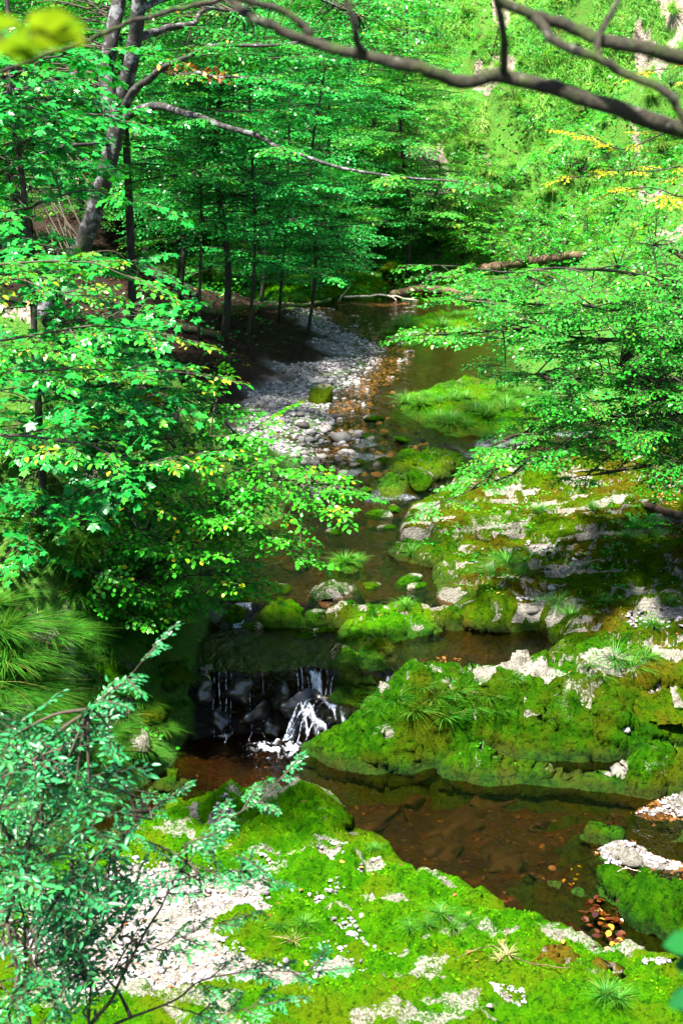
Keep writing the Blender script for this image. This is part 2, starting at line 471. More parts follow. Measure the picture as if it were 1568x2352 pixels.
def terrain(X, Y, full=False):
    w = W(Y)
    wob = 0.25 * fbm(X * 0.9, Y * 0.9, 3, 3)
    dl = xl(Y) - X + wob * sst(13, 20, Y) * 0.7
    dr = X - xr(Y) + wob
    near = 1 - sst(20.5, 24.5, Y)
    # left bank: steep cut near, gravel bar then wood floor further off
    sl = np.clip(dl, 0, None)
    zl_near = 1.55 * np.minimum(sl, 1.3) + 0.6 * np.clip(sl - 1.3, 0, 2.0) + 0.2 * np.clip(sl - 3.3, 0, None)
    bar = sst(23.0, 24.5, Y) * (1 - sst(36, 39, Y))
    zl_far = 0.13 * np.minimum(sl, 2.2) + 0.30 * np.clip(sl - 2.2, 0, 6) + 0.12 * np.clip(sl - 8.2, 0, None)
    zl = zl_near * near + zl_far * (1 - near)
    sr = np.clip(dr, 0, None)
    zr_near = 0.35 * np.minimum(sr, 1.5) + 0.9 * np.clip(sr - 1.5, 0, None)
    zr_far = 0.18 * np.minimum(sr, 2.0) + 0.75 * np.clip(sr - 2.0, 0, 60)
    zr = zr_near * near + zr_far * (1 - near)
    inside = np.minimum(-dl, -dr)
    depth = 0.05 + 0.22 * sst(0.0, 0.9, inside) * (1 - 0.6 * sst(21, 24, Y))
    depth = depth + 0.10 * fbm(X * 1.6, Y * 1.6, 11, 3) * sst(0, 0.4, inside)
    fz = sst(14.7, 14.95, Y) * (1 - sst(15.55, 15.8, Y))
    depth = depth - fz * (.10 * fbm(X * 2.6, Y * 6, 93, 3) + .05 * fbm(X * 9, Y * 9, 94, 3) - .03)
    base = np.where(inside > 0, w - depth, w + np.where(dl > 0, zl, zr) - 0.05)
    # far hillside closing the valley
    hy = Y - 47.5 - 0.18 * np.clip(-X - 3, 0, 30) + 1.2 * gn(X * 0.15, Y * 0.0 + 3, 8)
    hill = 1.05 * np.clip(hy, 0, None) ** 1.0 - 0.2 * np.clip(hy - 14, 0, None)
    hillm = sst(0.0, 2.0, hy)
    base = base + hill
    out = sst(0.0, 1.2, -inside)
    farm = np.maximum(hillm, sst(2.5, 6, dr) * (1 - near))
    base = base + out * (0.10 * fbm(X * 1.1, Y * 1.1, 21, 4) + 0.05 * fbm(X * 4, Y * 4, 25, 3))
    lb = near * (dl > 0) * sst(.05, .5, sl)
    base = base + lb * (0.26 * fbm(X * 1.4, Y * 1.4, 26, 3) + .12 * fbm(X * 4.5, Y * 4.5, 27, 3))
    base = base + farm * (0.75 * fbm(X * 0.33, Y * 0.33, 31, 4) + 0.28 * fbm(X * 1.2, Y * 1.2, 35, 3))
    # the near bank the camera stands on
    nb = 5.5 - 0.76 * Y + 0.25 * fbm(X * 0.8, Y * 0.8, 41, 3)
    base = np.maximum(base, nb)
    if not full:
        return base
    bedm = sst(-0.03, 0.12, w + 0.03 - base) * (1 - sst(46, 48, Y)) * (base > nb)
    barm = sst(0.02, 0.10, base - w) * bar * sst(-0.1, 0.1, dl) * (1 - sst(0, .9, dl - 1.5 + .10 * np.clip(Y - 28, 0, 9) + 0.6 * fbm(X * 0.7, Y * 0.7, 51, 3)))
    litter = (1 - near) * sst(1.3 - .10 * 4, 2.3 - .4, dl + .1 * np.clip(Y - 30, -4, 5)) * (1 - hillm) + 0.25 * sst(0.05, 0.5, fbm(X * 0.3, Y * 0.3, 61, 3)) * farm
    litter = litter + near * sst(0.3, 1.2, dr) * 0.9
    rock = near * sst(0.25, 0.55, fbm(X * 1.1, base * 1.3, 71, 3)) * sst(0.2, 0.6, dl) * 0.8 + farm * earth(X, Y)
    return base, bedm, barm, np.clip(litter, 0, 1), np.clip(rock, 0, 1)


ny = 640
yy = 1.5 * (110 / 1.5) ** (np.linspace(0, 1, ny) ** 0.72)
uu = np.linspace(-1, 1, 620)
uu = np.sign(uu) * (0.55 * np.abs(uu) + 0.45 * np.abs(uu) ** 3)
YY, UU = np.meshgrid(yy, uu, indexing='ij')
XX = UU * (7.0 + 0.55 * YY)
ZZ, bedm, barm, litm, rockm = terrain(XX, YY, True)
me = grid_mesh('terrain', XX, YY, ZZ, {'wetwall': sst(14.6, 14.9, YY) * (1 - sst(15.45, 15.6, YY)) * bedm, 'bed': bedm, 'grav': barm, 'litter': litm, 'rock': rockm})
tag(link('terrain', me, M['terrain']), 'valley ground with leaf litter, earth banks and the stony stream bed', 'ground', kind='structure')

# ------------------------------------------------------------------ rock outcrops (height patches with rolled edges)
BARE = []
PATCH = []   # x0,y0,res,Z


def surf(X, Y):
    z = terrain(X, Y)
    for x0, y0, res, Z in PATCH:
        fx = (X - x0) / res; fy = (Y - y0) / res
        ok = (fx >= 0) & (fy >= 0) & (fx < Z.shape[1] - 1) & (fy < Z.shape[0] - 1)
        if not np.any(ok): continue
        ix = np.clip(fx.astype(int), 0, Z.shape[1] - 2); iy = np.clip(fy.astype(int), 0, Z.shape[0] - 2)
        ax = fx - ix; ay = fy - iy
        v = (Z[iy, ix] * (1 - ax) + Z[iy, ix + 1] * ax) * (1 - ay) + (Z[iy + 1, ix] * (1 - ax) + Z[iy + 1, ix + 1] * ax) * ay
        z = np.where(ok & (v > z), v, z)
    return z


def hit(px, py, y0=7.0, y1=75.0, n=700):
    """first point of the ground seen through a pixel"""
    Ys = y0 * (y1 / y0) ** np.linspace(0, 1, n)
    dx, dy, dz = rays(px, py)
    t = Ys / dy
    X = dx * t; Z = CAM_H + dz * t
    below = Z <= surf(X, Ys)
    i = int(np.argmax(below)) if below.any() else n - 1
    return np.array([X[i], Ys[i], float(surf(X[i:i + 1], Ys[i:i + 1])[0])])


def bump_add(Z, X, Y, bumps):
    for px, py, z, rx, ry, h, *rot in bumps:
        p = Pz(px, py, z); a = math.radians(rot[0]) if rot else 0
        u = (X - p[0]) * math.cos(a) + (Y - p[1]) * math.sin(a); v = -(X - p[0]) * math.sin(a) + (Y - p[1]) * math.cos(a)
        r = (u / rx) ** 2 + (v / ry) ** 2
        Z = Z + h * np.clip(1 - r, 0, 1) ** 0.8
    return Z


def rock_patch(name, label, cat, poly, ztop, mat, e=0.35, res=0.025, base=-0.5, bumps=(), basins=(), terr=0.0, bare=(0.35, 0.0), rough=1.0, under=0.12, seed=0, group=None, edge_noise=0.10, streak=1.0, barepoly=(), thm=2.0):
    """poly: (px, py, z).  ztop(X, Y) gives the top surface.  basins: (poly, depth) hollows that hold gravel"""
    wp = chaikin(np.array([Pz(*p)[:2] for p in poly]), 2)
    x0, y0 = wp.min(0) - 0.4; x1, y1 = wp.max(0) + 0.4
    X, Y = np.meshgrid(np.arange(x0, x1, res), np.arange(y0, y1, res))
    d = sdf_poly(X, Y, wp) + edge_noise * fbm(X * 2.2, Y * 2.2, 100 + seed, 4)
    top = ztop(X, Y)
    top = bump_add(top, X, Y, bumps)
    rid = 1 - np.abs(fbm(X * 2.6, Y * 3.6, 115 + seed, 3))
    lum = 0.10 * fbm(X * 1.7, Y * 2.3, 110 + seed, 3) + 0.09 * (rid - .8) + 0.055 * fbm(X * 5.5, Y * 6.5, 120 + seed, 3) + 0.024 * fbm(X * 15, Y * 17, 130 + seed, 2) + 0.010 * fbm(X * 38, Y * 38, 135 + seed, 2)
    top = top + rough * lum
    riser = 0
    if terr:
        k = (top + 0.10 * fbm(X * 0.9, Y * 2.0, 140 + seed, 4)) / terr
        f = k - np.floor(k)
        top = top + (sst(0.40, 0.60, f) - f) * terr * 0.95
        riser = sst(.36, .46, f) * (1 - sst(.56, .70, f)) * sst(-.15, .25, fbm(X * 1.5, Y * 1.5, 185 + seed, 3))
    gm = np.zeros_like(X)
    for bp, dep in basins:
        bw = chaikin(np.array([Pz(*p)[:2] for p in bp]), 2)
        bd = sdf_poly(X, Y, bw) + 0.06 * fbm(X * 4, Y * 4, 150 + seed, 3)
        m = sst(-0.05, 0.10, bd)
        zz = np.median(top[bd > 0]) if (bd > 0).any() else 0
        top = top - m * dep + 0.4 * m * (zz - top)
        gm = np.maximum(gm, sst(-0.02, 0.05, bd))
    th = np.clip(1 - d / e, 0, 1) * thm
    prof = (np.cos(th) - math.cos(thm)) / (1 - math.cos(thm))
    Z = np.where(d > 0, base + (top - base) * prof, base + 1.3 * d)
    gx = np.gradient(d, res, axis=1); gy = np.gradient(d, res, axis=0)
    gl = np.sqrt(gx * gx + gy * gy) + 1e-6
    k = under * np.clip(np.sin(th * 1.3), -0.4, 1) * (d < e) * (d > 0)
    k = k - (d < e) * (d > 0) * (0.05 * fbm(Z * 7 + 3 * X, X * 1.2 + Y * .6, 180 + seed, 3) + .025 * gn(Z * 22, X * 1.5, 190 + seed)) * np.clip(th, 0, 1)
    Xd = X - gx / gl * k; Yd = Y - gy / gl * k
    SK = 0.30
    keep = (d[:-1, :-1] > -SK) & (d[1:, 1:] > -SK) & (d[1:, :-1] > -SK) & (d[:-1, 1:] > -SK)
    b = bare[0] + bare[1] * sst(0.15, 0.5, fbm(X * 1.1 + 0.5 * Y, Y * 2.6 * streak, 160 + seed, 5))
    b = b + .26 * riser
    for bp, amt in barepoly:
        bw = chaikin(np.array([Pz(*p)[:2] for p in bp]), 1)
        bd = sdf_poly(X, Y, bw) + 0.10 * fbm(X * 3, Y * 5, 170 + seed, 4)
        b = np.maximum(b, b + (amt - b) * sst(-0.06, 0.08, bd))
    b = np.maximum(b, 0.95 * gm)
    b = np.where(prof > 0.45, b, np.minimum(b, 0.36)); gm = gm * (prof > .5)
    Z = Z + .022 * (1 - sst(.52, .66, b + .2 * fbm(X * 8, Y * 8, 195 + seed, 3))) * (d > .03)
    lowz = W(Y)
    wet = 1 - sst(0.04, 0.20, Z - lowz)
    me = grid_mesh(name, Xd, Yd, Z, {'bare': b, 'wet': wet}, keep)
    o = link(name, me, mat)
    tag(o, label, cat, group)
    PATCH.append((x0, y0, res, np.where(d > 0.0, Z, -9)))
    BARE.append((x0, y0, res, np.where(d > 0.02, b, 9.0), mat.name))
    return o


# --- gravel hollows on the foreground ledge
GRAV = [
    ([(445, 1885, .4), (500, 1848, .4), (535, 1852, .4), (530, 1895, .4), (480, 1905, .4)], 0.10),
    ([(680, 1955, .45), (735, 1930, .45), (800, 1945, .45), (805, 1965, .45), (745, 1988, .45), (690, 1975, .45)], 0.12),
    ([(815, 1990, .4), (860, 1968, .4), (885, 1985, .4), (850, 2008, .4)], 0.10),
    ([(360, 1965, .4), (470, 2010, .4), (560, 1995, .4), (610, 1975, .4), (625, 2010, .4), (600, 2060, .4), (625, 2085, .4), (600, 2110, .4), (510, 2105, .4), (480, 2140, .4), (530, 2190, .4), (610, 2232, .4),
      (700, 2240, .4), (770, 2195, .4), (835, 2235, .4), (835, 2268, .4), (740, 2285, .4), (600, 2275, .4), (470, 2290, .4), (330, 2320, .4), (170, 2300, .4), (60, 2230, .4), (40, 2120, .4), (130, 2040, .4), (240, 1985, .4)], 0.13),
    ([(700, 2045, .45), (755, 2028, .45), (800, 2045, .45), (745, 2065, .45)], 0.08),
    ([(735, 2095, .45), (820, 2130, .45), (890, 2172, .45), (945, 2190, .45), (935, 2212, .45), (860, 2190, .45), (790, 2150, .45), (728, 2118, .45)], 0.14),
    ([(1130, 2295, .5), (1165, 2305, .5), (1205, 2322, .5), (1180, 2330, .5), (1130, 2312, .5)], 0.10),
    ([(1478, 2245, .4), (1520, 2235, .4), (1540, 2262, .4), (1500, 2275, .4)], 0.08),
]
A_POLY = [(455, 1835, .15), (480, 1810, .25), (560, 1800, .3), (660, 1800, .3), (740, 1808, .3), (778, 1832, .25), (792, 1875, .15), (805, 1912, .1), (845, 1940, .1), (890, 1968, .1), (940, 2005, .1), (1010, 2045, .1), (1085, 2080, .1),
          (1150, 2120, .1), (1205, 2158, .1), (1290, 2168, .15), (1385, 2205, .15), (1480, 2228, .15), (1525, 2262, .1), (1640, 2330, 0), (1800, 2480, 0), (1700, 2800, 0), (500, 2800, 0), (-500, 2800, 0), (-300, 2150, .2), (60, 1990, .3), (200, 1920, .3), (300, 1868, .2), (390, 1840, .2)]
rock_patch('rock_ledge', 'broad bright green mossy ledge with white gravel hollows in the foreground', 'rock ledge', A_POLY,
           lambda X, Y: 0.36 + 0.05 * (12.5 - Y) + 0.02 * X, M['moss_bright'], 0.36, 0.020, -0.15,
           bumps=[(560, 1840, .4, .80, .24, .15, 8), (725, 1862, .4, .36, .60, .22, -10), (565, 1872, .4, .42, .15, .12, 30), (610, 1878, .4, .32, .22, -.16), (640, 1836, .4, .5, .18, .04), (620, 1915, .4, .4, .22, .12), (400, 1920, .4, .55, .3, .14), (420, 2080, .4, .14, .3, .2),
                  (330, 2295, .4, .4, .22, .22), (690, 2010, .4, .45, .25, .12), (780, 1975, .4, .24, .2, .14), (950, 2060, .4, .9, .28, .1, -25), (1000, 2130, .45, .6, .3, .10), (1150, 2230, .5, .9, .35, .12, -15), (650, 2150, .45, .55, .25, .16, -15),
                  (850, 2300, .5, 1.0, .3, .10), (1300, 2300, .5, .8, .3, .12), (540, 2330, .5, .8, .2, .12)],
           basins=GRAV, bare=(0.33, 0.32), seed=1, terr=0.0, rough=0.95, barepoly=[([(800, 2055, .5), (870, 2045, .5), (950, 2060, .5), (940, 2085, .5), (860, 2095, .5)], .68), ([(400, 2150, .4), (480, 2150, .4), (470, 2200, .4), (400, 2230, .4), (370, 2190, .4)], .8),
                                                             ([(700, 1860, .5), (760, 1850, .5), (780, 1890, .5), (720, 1900, .5)], .52), ([(420, 1870, .4), (460, 1850, .4), (455, 1900, .4)], .8), ([(480, 2080, .4), (590, 2060, .4), (600, 2100, .4), (500, 2110, .4)], .75)])

# --- mossy outcrop right of the cascade
rock_patch('rock_outcrop', 'large dark green mossy outcrop with grass tufts right of the small waterfall', 'rock outcrop',
           [(690, 1715, .05), (695, 1670, .25), (755, 1640, .4), (795, 1600, .6), (830, 1562, .7), (920, 1508, .75), (1050, 1510, .75), (1180, 1500, .75), (1235, 1500, .75), (1300, 1420, .85), (1450, 1400, .9), (1720, 1380, .9), (1760, 1640, .35), (1568, 1668, .3), (1450, 1690, .28), (1300, 1698, .28),
            (1160, 1690, .28), (1090, 1725, .1), (965, 1770, .02), (860, 1780, .02), (760, 1755, .02)],
           lambda X, Y: 0.90 + 0.04 * (Y - 15.5) + 0.03 * X, M['moss_mid'], 0.75, 0.019, -0.12,
           bumps=[(880, 1590, .8, .8, .5, .16), (1100, 1590, .8, .9, .5, .14), (1330, 1600, .8, .7, .55, .12), (820, 1690, .5, .5, .35, .03), (1500, 1560, .9, .6, .5, .2), (960, 1640, .7, .6, .4, .02)], bare=(0.39, 0.34), seed=2, under=0.10, terr=0.14, rough=.8, thm=1.95, edge_noise=.07,
           barepoly=[([(820, 1570, .8), (900, 1545, .8), (960, 1550, .8), (860, 1600, .8)], .53), ([(1230, 1570, .8), (1330, 1560, .8), (1310, 1590, .8), (1240, 1590, .8)], .52), ([(1480, 1600, .8), (1568, 1560, .8), (1568, 1620, .8)], .54)])
# --- lower ledge right, between the crevice and the pool
rock_patch('low_rock_ledge', 'low dark mossy ledge with pale rock edge above the far side of the brown pool', 'rock ledge',
           [(1030, 1738, .1), (1120, 1700, .3), (1250, 1712, .35), (1400, 1725, .35), (1568, 1700, .35), (1760, 1670, .35), (1760, 1790, 0), (1568, 1815, .02), (1470, 1835, .02), (1400, 1812, .02), (1260, 1798, .02), (1140, 1795, .02), (1010, 1785, .02)],
           lambda X, Y: 0.36 + 0.02 * X, M['moss_mid'], 0.42, 0.019, -0.12,
           bumps=[(1100, 1735, .4, .4, .25, .05), (1300, 1750, .4, .55, .22, .12), (1500, 1745, .4, .6, .3, .16)], bare=(0.34, 0.26), seed=3, under=0.10, terr=0.08, edge_noise=.07, thm=1.8,
           barepoly=[([(1060, 1725, .4), (1150, 1708, .4), (1170, 1730, .4), (1100, 1745, .4)], .85), ([(1330, 1735, .4), (1430, 1712, .4), (1560, 1705, .4), (1420, 1740, .4)], .8), ([(1130, 1760, .2), (1190, 1760, .2), (1200, 1790, .1), (1120, 1790, .1)], .95)])
# --- broad terraced shelf right
rock_patch('rock_shelf', 'wide terraced rock shelf with olive moss and white gravel patches on the right bank', 'rock shelf',
           [(935, 1190, .9), (905, 1240, .9), (1000, 1255, .9), (1060, 1300, .9), (990, 1318, .9), (985, 1350, .9), (1055, 1392, .88), (1065, 1430, .8), (1170, 1442, .75), (1250, 1440, .75), (1285, 1475, .75), (1255, 1535, .72), (1330, 1565, .75), (1800, 1540, .9), (1900, 1200, 1.2), (1760, 1060, 1.4), (1400, 1060, 1.3), (1120, 1100, 1.1), (1000, 1140, 1.0)],
           lambda X, Y: 0.92 + 0.10 * np.clip(X - 1.0, 0, 9) + 0.045 * (Y - 17.5) - 0.16 * sst(17.2, 15.5, Y), M['moss_olive'], 0.20, 0.028, 0.72,
           bumps=[(1000, 1290, 1, .5, .4, .10), (1150, 1370, 1, .5, .5, .06), (1350, 1250, 1, .9, .5, .10), (1450, 1430, 1, 1.0, .5, .14), (1480, 1200, 1.2, .8, .8, .15), (1130, 1480, .9, .8, .2, -.25)], bare=(0.40, 0.30), seed=4, terr=0.13, rough=.6, under=0.08, streak=1.2,
           basins=[([(1160, 1420, .85), (1220, 1400, .9), (1275, 1380, .9), (1290, 1400, .9), (1240, 1430, .85), (1180, 1445, .8)], .05), ([(1420, 1440, 1), (1500, 1422, 1), (1600, 1420, 1), (1600, 1450, 1), (1470, 1460, 1)], .08), ([(1190, 1260, 1.1), (1240, 1250, 1.1), (1290, 1262, 1.1), (1250, 1280, 1.1)], .05),
                   ([(1240, 1310, 1.1), (1330, 1295, 1.1), (1350, 1315, 1.1), (1260, 1335, 1.1)], .05)],
           barepoly=[([(1020, 1225, 1.), (1160, 1205, 1.), (1180, 1225, 1.), (1060, 1240, 1.)], .58), ([(1250, 1490, .85), (1340, 1470, .85), (1330, 1510, .85), (1270, 1520, .85)], .56), ([(1180, 1185, 1.2), (1500, 1175, 1.2), (1400, 1195, 1.2)], .7)])
# --- islets in the stream
ISL = [
    ('mossy_rock', 'mossy rock block at the lip of the waterfall, left of the big outcrop', [(738, 1490, .72), (800, 1472, .72), (915, 1480, .75), (932, 1502, .75), (875, 1548, .7), (810, 1562, .6), (768, 1545, .7)], .92, 'moss_mid', .34, .18),
    ('mossy_rock', 'mossy rock islet with white edges just above the amber side pool', [(765, 1455, .72), (850, 1402, .8), (960, 1388, .85), (1030, 1418, .85), (960, 1452, .75), (880, 1478, .72), (790, 1485, .72)], .97, 'moss_bright', .42, .25),
    ('mossy_rock', 'round mossy boulder with pale bare crown beside the little upper fall', [(598, 1425, .72), (605, 1390, .85), (640, 1368, .9), (690, 1378, .9), (715, 1405, .85), (705, 1438, .72), (650, 1445, .7)], 1.14, 'moss_bright', .36, .0),
    ('mossy_rock', 'flat pale rock with a thin moss cap in the middle of the brown stream', [(705, 1385, .85), (715, 1350, .9), (770, 1330, .9), (815, 1345, .9), (810, 1385, .85), (750, 1395, .85)], 1.02, 'moss_mid', .58, .3),
    ('mossy_rock', 'small grassy moss islet surrounded by brown water below the gravel bar', [(740, 1305, .9), (775, 1282, .92), (830, 1280, .92), (852, 1300, .92), (810, 1318, .9)], 1.06, 'moss_bright', .3, .1),
    ('mossy_rock', 'long low dark moss bank on the right edge of the brown pool', [(880, 1275, .9), (950, 1245, .92), (1060, 1250, .95), (1080, 1280, .95), (1010, 1305, .92), (930, 1295, .9)], 1.12, 'moss_mid', .35, .15),
    ('mossy_rock', 'thin mossy strip linking the pale crowned boulder with the right islets', [(695, 1412, .85), (780, 1386, .88), (900, 1392, .88), (1000, 1385, .9), (1070, 1395, .9), (1060, 1425, .85), (900, 1412, .85), (800, 1425, .85), (720, 1428, .8)], .96, 'moss_mid', .42, .2),
    ('mossy_rock', 'low mossy bar in the shallow water under the hanging right leaves', [(850, 1130, 1.), (880, 1100, 1.05), (960, 1088, 1.1), (1000, 1105, 1.1), (950, 1130, 1.05), (890, 1145, 1.)], 1.2, 'moss_bright', .33, .1),
    ('mossy_rock', 'mossy hummock next to the wet cobbles in mid stream', [(880, 1065, 1.15), (930, 1035, 1.2), (1040, 1030, 1.25), (1090, 1060, 1.25), (1000, 1090, 1.2), (910, 1085, 1.15)], 1.36, 'moss_bright', .33, .1),
    ('grassy_islet', 'long bright grassy moss islet in the upper stream beside the gravel bar', [(890, 950, 1.3), (910, 905, 1.4), (1000, 898, 1.42), (1150, 885, 1.45), (1300, 910, 1.45), (1260, 985, 1.4), (1100, 1000, 1.35), (980, 990, 1.35)], 1.66, 'moss_bright', .26, .1),
    ('grassy_islet', 'thin mossy sand bar near the far end of the amber water', [(960, 885, 1.42), (1050, 868, 1.45), (1180, 870, 1.45), (1160, 888, 1.45), (1030, 895, 1.42)], 1.56, 'moss_bright', .36, .1),
    ('grassy_islet', 'bright mossy bank below the pale fallen log at the far bend', [(860, 780, 1.55), (900, 735, 1.65), (1000, 720, 1.7), (1150, 715, 1.75), (1180, 760, 1.65), (1040, 770, 1.6), (930, 800, 1.55)], 1.9, 'moss_bright', .3, .1),
    ('grassy_islet', 'mossy bank with a bright top behind the pale fallen log', [(560, 690, 1.9), (640, 640, 2.0), (800, 625, 2.1), (900, 640, 2.05), (880, 672, 1.95), (760, 680, 1.9)], 2.3, 'moss_bright', .3, .0),
    ('mossy_rock', 'small ledge of pale rock and moss at the left edge of the brown pool', [(1205, 2010, 0.), (1210, 1985, .1), (1250, 1978, .15), (1300, 1992, .15), (1335, 2025, .1), (1400, 2040, .05), (1390, 2065, .0), (1290, 2050, 0)], .2, 'moss_mid', .42, .2),
    ('mossy_rock', 'big rounded mossy rock at the right frame edge above the outflow', [(1362, 2010, .1), (1390, 1985, .25), (1450, 1980, .35), (1568, 2010, .35), (1750, 2030, .3), (1750, 2200, 0), (1568, 2165, 0), (1480, 2140, 0), (1430, 2100, 0), (1400, 2050, 0)], .46, 'moss_mid', .25, .1),
    ('mossy_boulder', 'smooth mossy boulder with a pale bare left face in the brown pool', [(1312, 1905, 0.), (1330, 1880, .15), (1380, 1868, .25), (1430, 1890, .2), (1447, 1920, .05), (1420, 1938, 0), (1350, 1938, 0)], .50, 'moss_mid', .32, .0),
    ('mossy_boulder', 'mossy boulder half cut by the right frame edge beside the pebbles', [(1535, 1910, .1), (1560, 1880, .2), (1620, 1880, .2), (1640, 1930, 0), (1560, 1935, 0)], .3, 'moss_mid', .4, .1),
    ('mossy_boulder', 'orange and white spotted boulder sunk in the bright foreground moss', [(1240, 2245, .55), (1250, 2205, .65), (1310, 2178, .75), (1390, 2185, .7), (1430, 2225, .6), (1420, 2262, .5), (1330, 2275, .5)], .84, 'moss_orange', .46, .16),
    ('mossy_boulder', 'mossy stone with a tan foot in the pool corner under the left bank', [(365, 1800, .1), (380, 1755, .25), (415, 1735, .35), (440, 1750, .25), (435, 1790, .1), (400, 1812, .05)], .42, 'moss_mid', .5, .1),
    ('gravel_bank', 'low stony bank under the white stone heap between two mossy boulders', [(1365, 1955, 0), (1400, 1930, .03), (1460, 1922, .05), (1530, 1945, .05), (1590, 1990, 0), (1560, 2018, 0), (1470, 2012, 0), (1395, 1990, 0)], .13, 'moss_mid', 1.3, .0),
    ('gravel_bank', 'low stony bank under the gravel spit by the dark ledge', [(1410, 1868, 0), (1480, 1850, .02), (1510, 1810, .06), (1540, 1795, .12), (1650, 1790, .1), (1650, 1885, 0), (1500, 1888, 0)], .14, 'moss_mid', 1.3, .0),
    ('mossy_rock', 'flat submerged pale slab near the far side of the brown pool', [(1290, 1845, 0.), (1330, 1836, .02), (1400, 1838, .02), (1420, 1850, .0), (1350, 1858, 0)], .05, 'moss_mid', .72, .1),
]
for i, (nm, lb, poly, zt, mt, b0, b1) in enumerate(ISL):
    far = poly[0][1] < 1000
    zt = float(np.mean([p[2] for p in poly])) + (zt - float(np.mean([p[2] for p in poly]))) * (.55 if poly[0][1] < 1880 else .85)
    rock_patch(nm, lb, 'rock', poly, (lambda z: (lambda X, Y: z + 0 * X))(zt), M[mt], (0.5 if nm == 'gravel_bank' else 0.24) if not far else 0.6, 0.02 if not far else 0.05, float(np.mean([p[2] for p in poly])) - 0.13,
               bare=(b0, b1), seed=20 + i, under=0.05, rough=0.8, edge_noise=0.13, terr=0.05)

# ------------------------------------------------------------------ water
ys = np.concatenate([np.arange(7, 14.7, 0.05), np.arange(14.7, 15.7, 0.012), np.arange(15.7, 26, 0.06), np.arange(26, 52, 0.15)])
xs = np.concatenate([np.arange(-4.5, -2.4, .05), np.arange(-2.4, .5, .009), np.arange(.5, 8.5, .04)])
XW, YW = np.meshgrid(xs, ys)
zw = W(YW)
fzw = (YW > 14.6) & (YW < 15.9)
zw = np.where(fzw, fall(XW, YW), zw)
zw = zw + 0.006 * fbm(XW * 2.5, YW * 2.5, 78, 2) + 0.028 * fbm(XW * 5, YW * 3, 79, 3) * (sst(21.4, 22, YW) * (1 - sst(25.5, 26.5, YW)))
chute = fzw * (zw > .05) * (zw < .66)
zw = zw + chute * 0.03 * fbm(XW * 9, YW * 6, 84, 2)
foam = chute * sst(-.80, -.55, XW) * (.18 + .5 * sst(.1, .7, fbm(XW * 7 + YW * 3, YW * 2.2, 85, 3)))
pb = Pz(635, 1722, 0)
rr = np.sqrt(((XW - pb[0]) / 0.34) ** 2 + ((YW - pb[1]) / 0.24) ** 2)
foam = foam + (0.42 + .75 * fbm(XW * 8, YW * 12, 87, 4)) * np.clip(1.5 - rr, 0, 1)
zw = zw + 0.05 * np.clip(1.2 - rr, 0, 1) * (1 + 1.3 * fbm(XW * 9, YW * 9, 81, 3)) * (YW < 14.95)
pb2 = Pz(515, 1690, 0)
rr2 = np.sqrt(((XW - pb2[0]) / 0.15) ** 2 + ((YW - pb2[1]) / 0.10) ** 2)
foam = foam + 0.5 * np.clip(1.2 - rr2, 0, 1)
rip = np.clip(1.0 - np.sqrt(((XW - pb[0]) / 1.1) ** 2 + ((YW - pb[1]) / .9) ** 2), 0, 1)
zw = zw + rip * .03 * fbm(XW * 9, YW * 12, 88, 2)
foam = foam + 0.5 * ((YW > 16.85) & (YW < 17.35)) * sst(0, .5, fbm(XW * 5, YW * 2, 89, 3)) * (XW < -.5) + 0.38 * sst(21.4, 22, YW) * (1 - sst(25.5, 26.5, YW)) * sst(-0.2, 0.5, fbm(XW * 1.2, YW * 1.2, 82, 2))
po = Pz(1490, 2125, 0)
foam = foam + 0.6 * np.exp(-((XW - po[0] + (YW - po[1]) * .9) / 0.09) ** 2) * np.exp(-((YW - po[1]) / 0.30) ** 2)
foam = foam * 1.5
zt = terrain(XW, YW)
wet = zt < zw + 0.02
keep = wet[:-1, :-1] | wet[1:, 1:] | wet[1:, :-1] | wet[:-1, 1:]
me = grid_mesh('stream_water', XW, YW, zw, {'foam': foam}, keep)
tag(link('stream_water', me, M['water']), 'clear amber brown stream falling over a small ledge into a dark pool', 'water', kind='structure')

# ------------------------------------------------------------------ leaf templates
def oval(wd, tip=1.0, fold=0.10):
    V = np.array([[0, 0, 0], [.33, 0, -.02], [.68, 0, -.04], [1.0, 0, -.10 * tip],
                  [.30, wd, fold * .6], [.66, wd * .85, fold * .4], [.30, -wd, fold * .6], [.66, -wd * .85, fold * .4]], float)
    Fc = [[0, 1, 4], [1, 2, 5, 4], [2, 3, 5], [0, 6, 1], [1, 6, 7, 2], [2, 7, 3]]
    return V, Fc


def maple_t():
    half = [(0, 0.03), (-.06, .20), (-.12, .40), (.10, .36), (.20, .30), (.36, .50), (.60, .60), (.58, .42), (.52, .22), (.72, .26), (.84, .12), (1.0, 0)]
    pts = half[:-1] + [half[-1]] + [(x, -y) for x, y in half[-2::-1]]
    V = np.array([[.32, 0, -.03]] + [[x, y, .07 * abs(y) - .10 * max(0, x - .4) - 0.10 * (abs(y) > .38)] for x, y in pts], float)
    n = len(pts)
    Fc = [[0, i + 1, (i + 1) % n + 1] for i in range(n)]
    return V, [f[::-1] for f in Fc]


TPL = {'blade': (np.array([[0, 0, 0], [.5, .045, .10], [1, 0, -.15], [.5, -.045, .10]], float), [[0, 3, 1], [3, 2, 1]]), 'beech': oval(.30), 'hazel': oval(.40, 1.2, .12), 'lance': oval(.19, 0.6, .08), 'maple': maple_t(), 'tiny': (np.array([[0, 0, 0], [.5, .32, .06], [1, 0, -.06], [.5, -.32, .06]], float), [[0, 3, 1], [3, 2, 1]])}


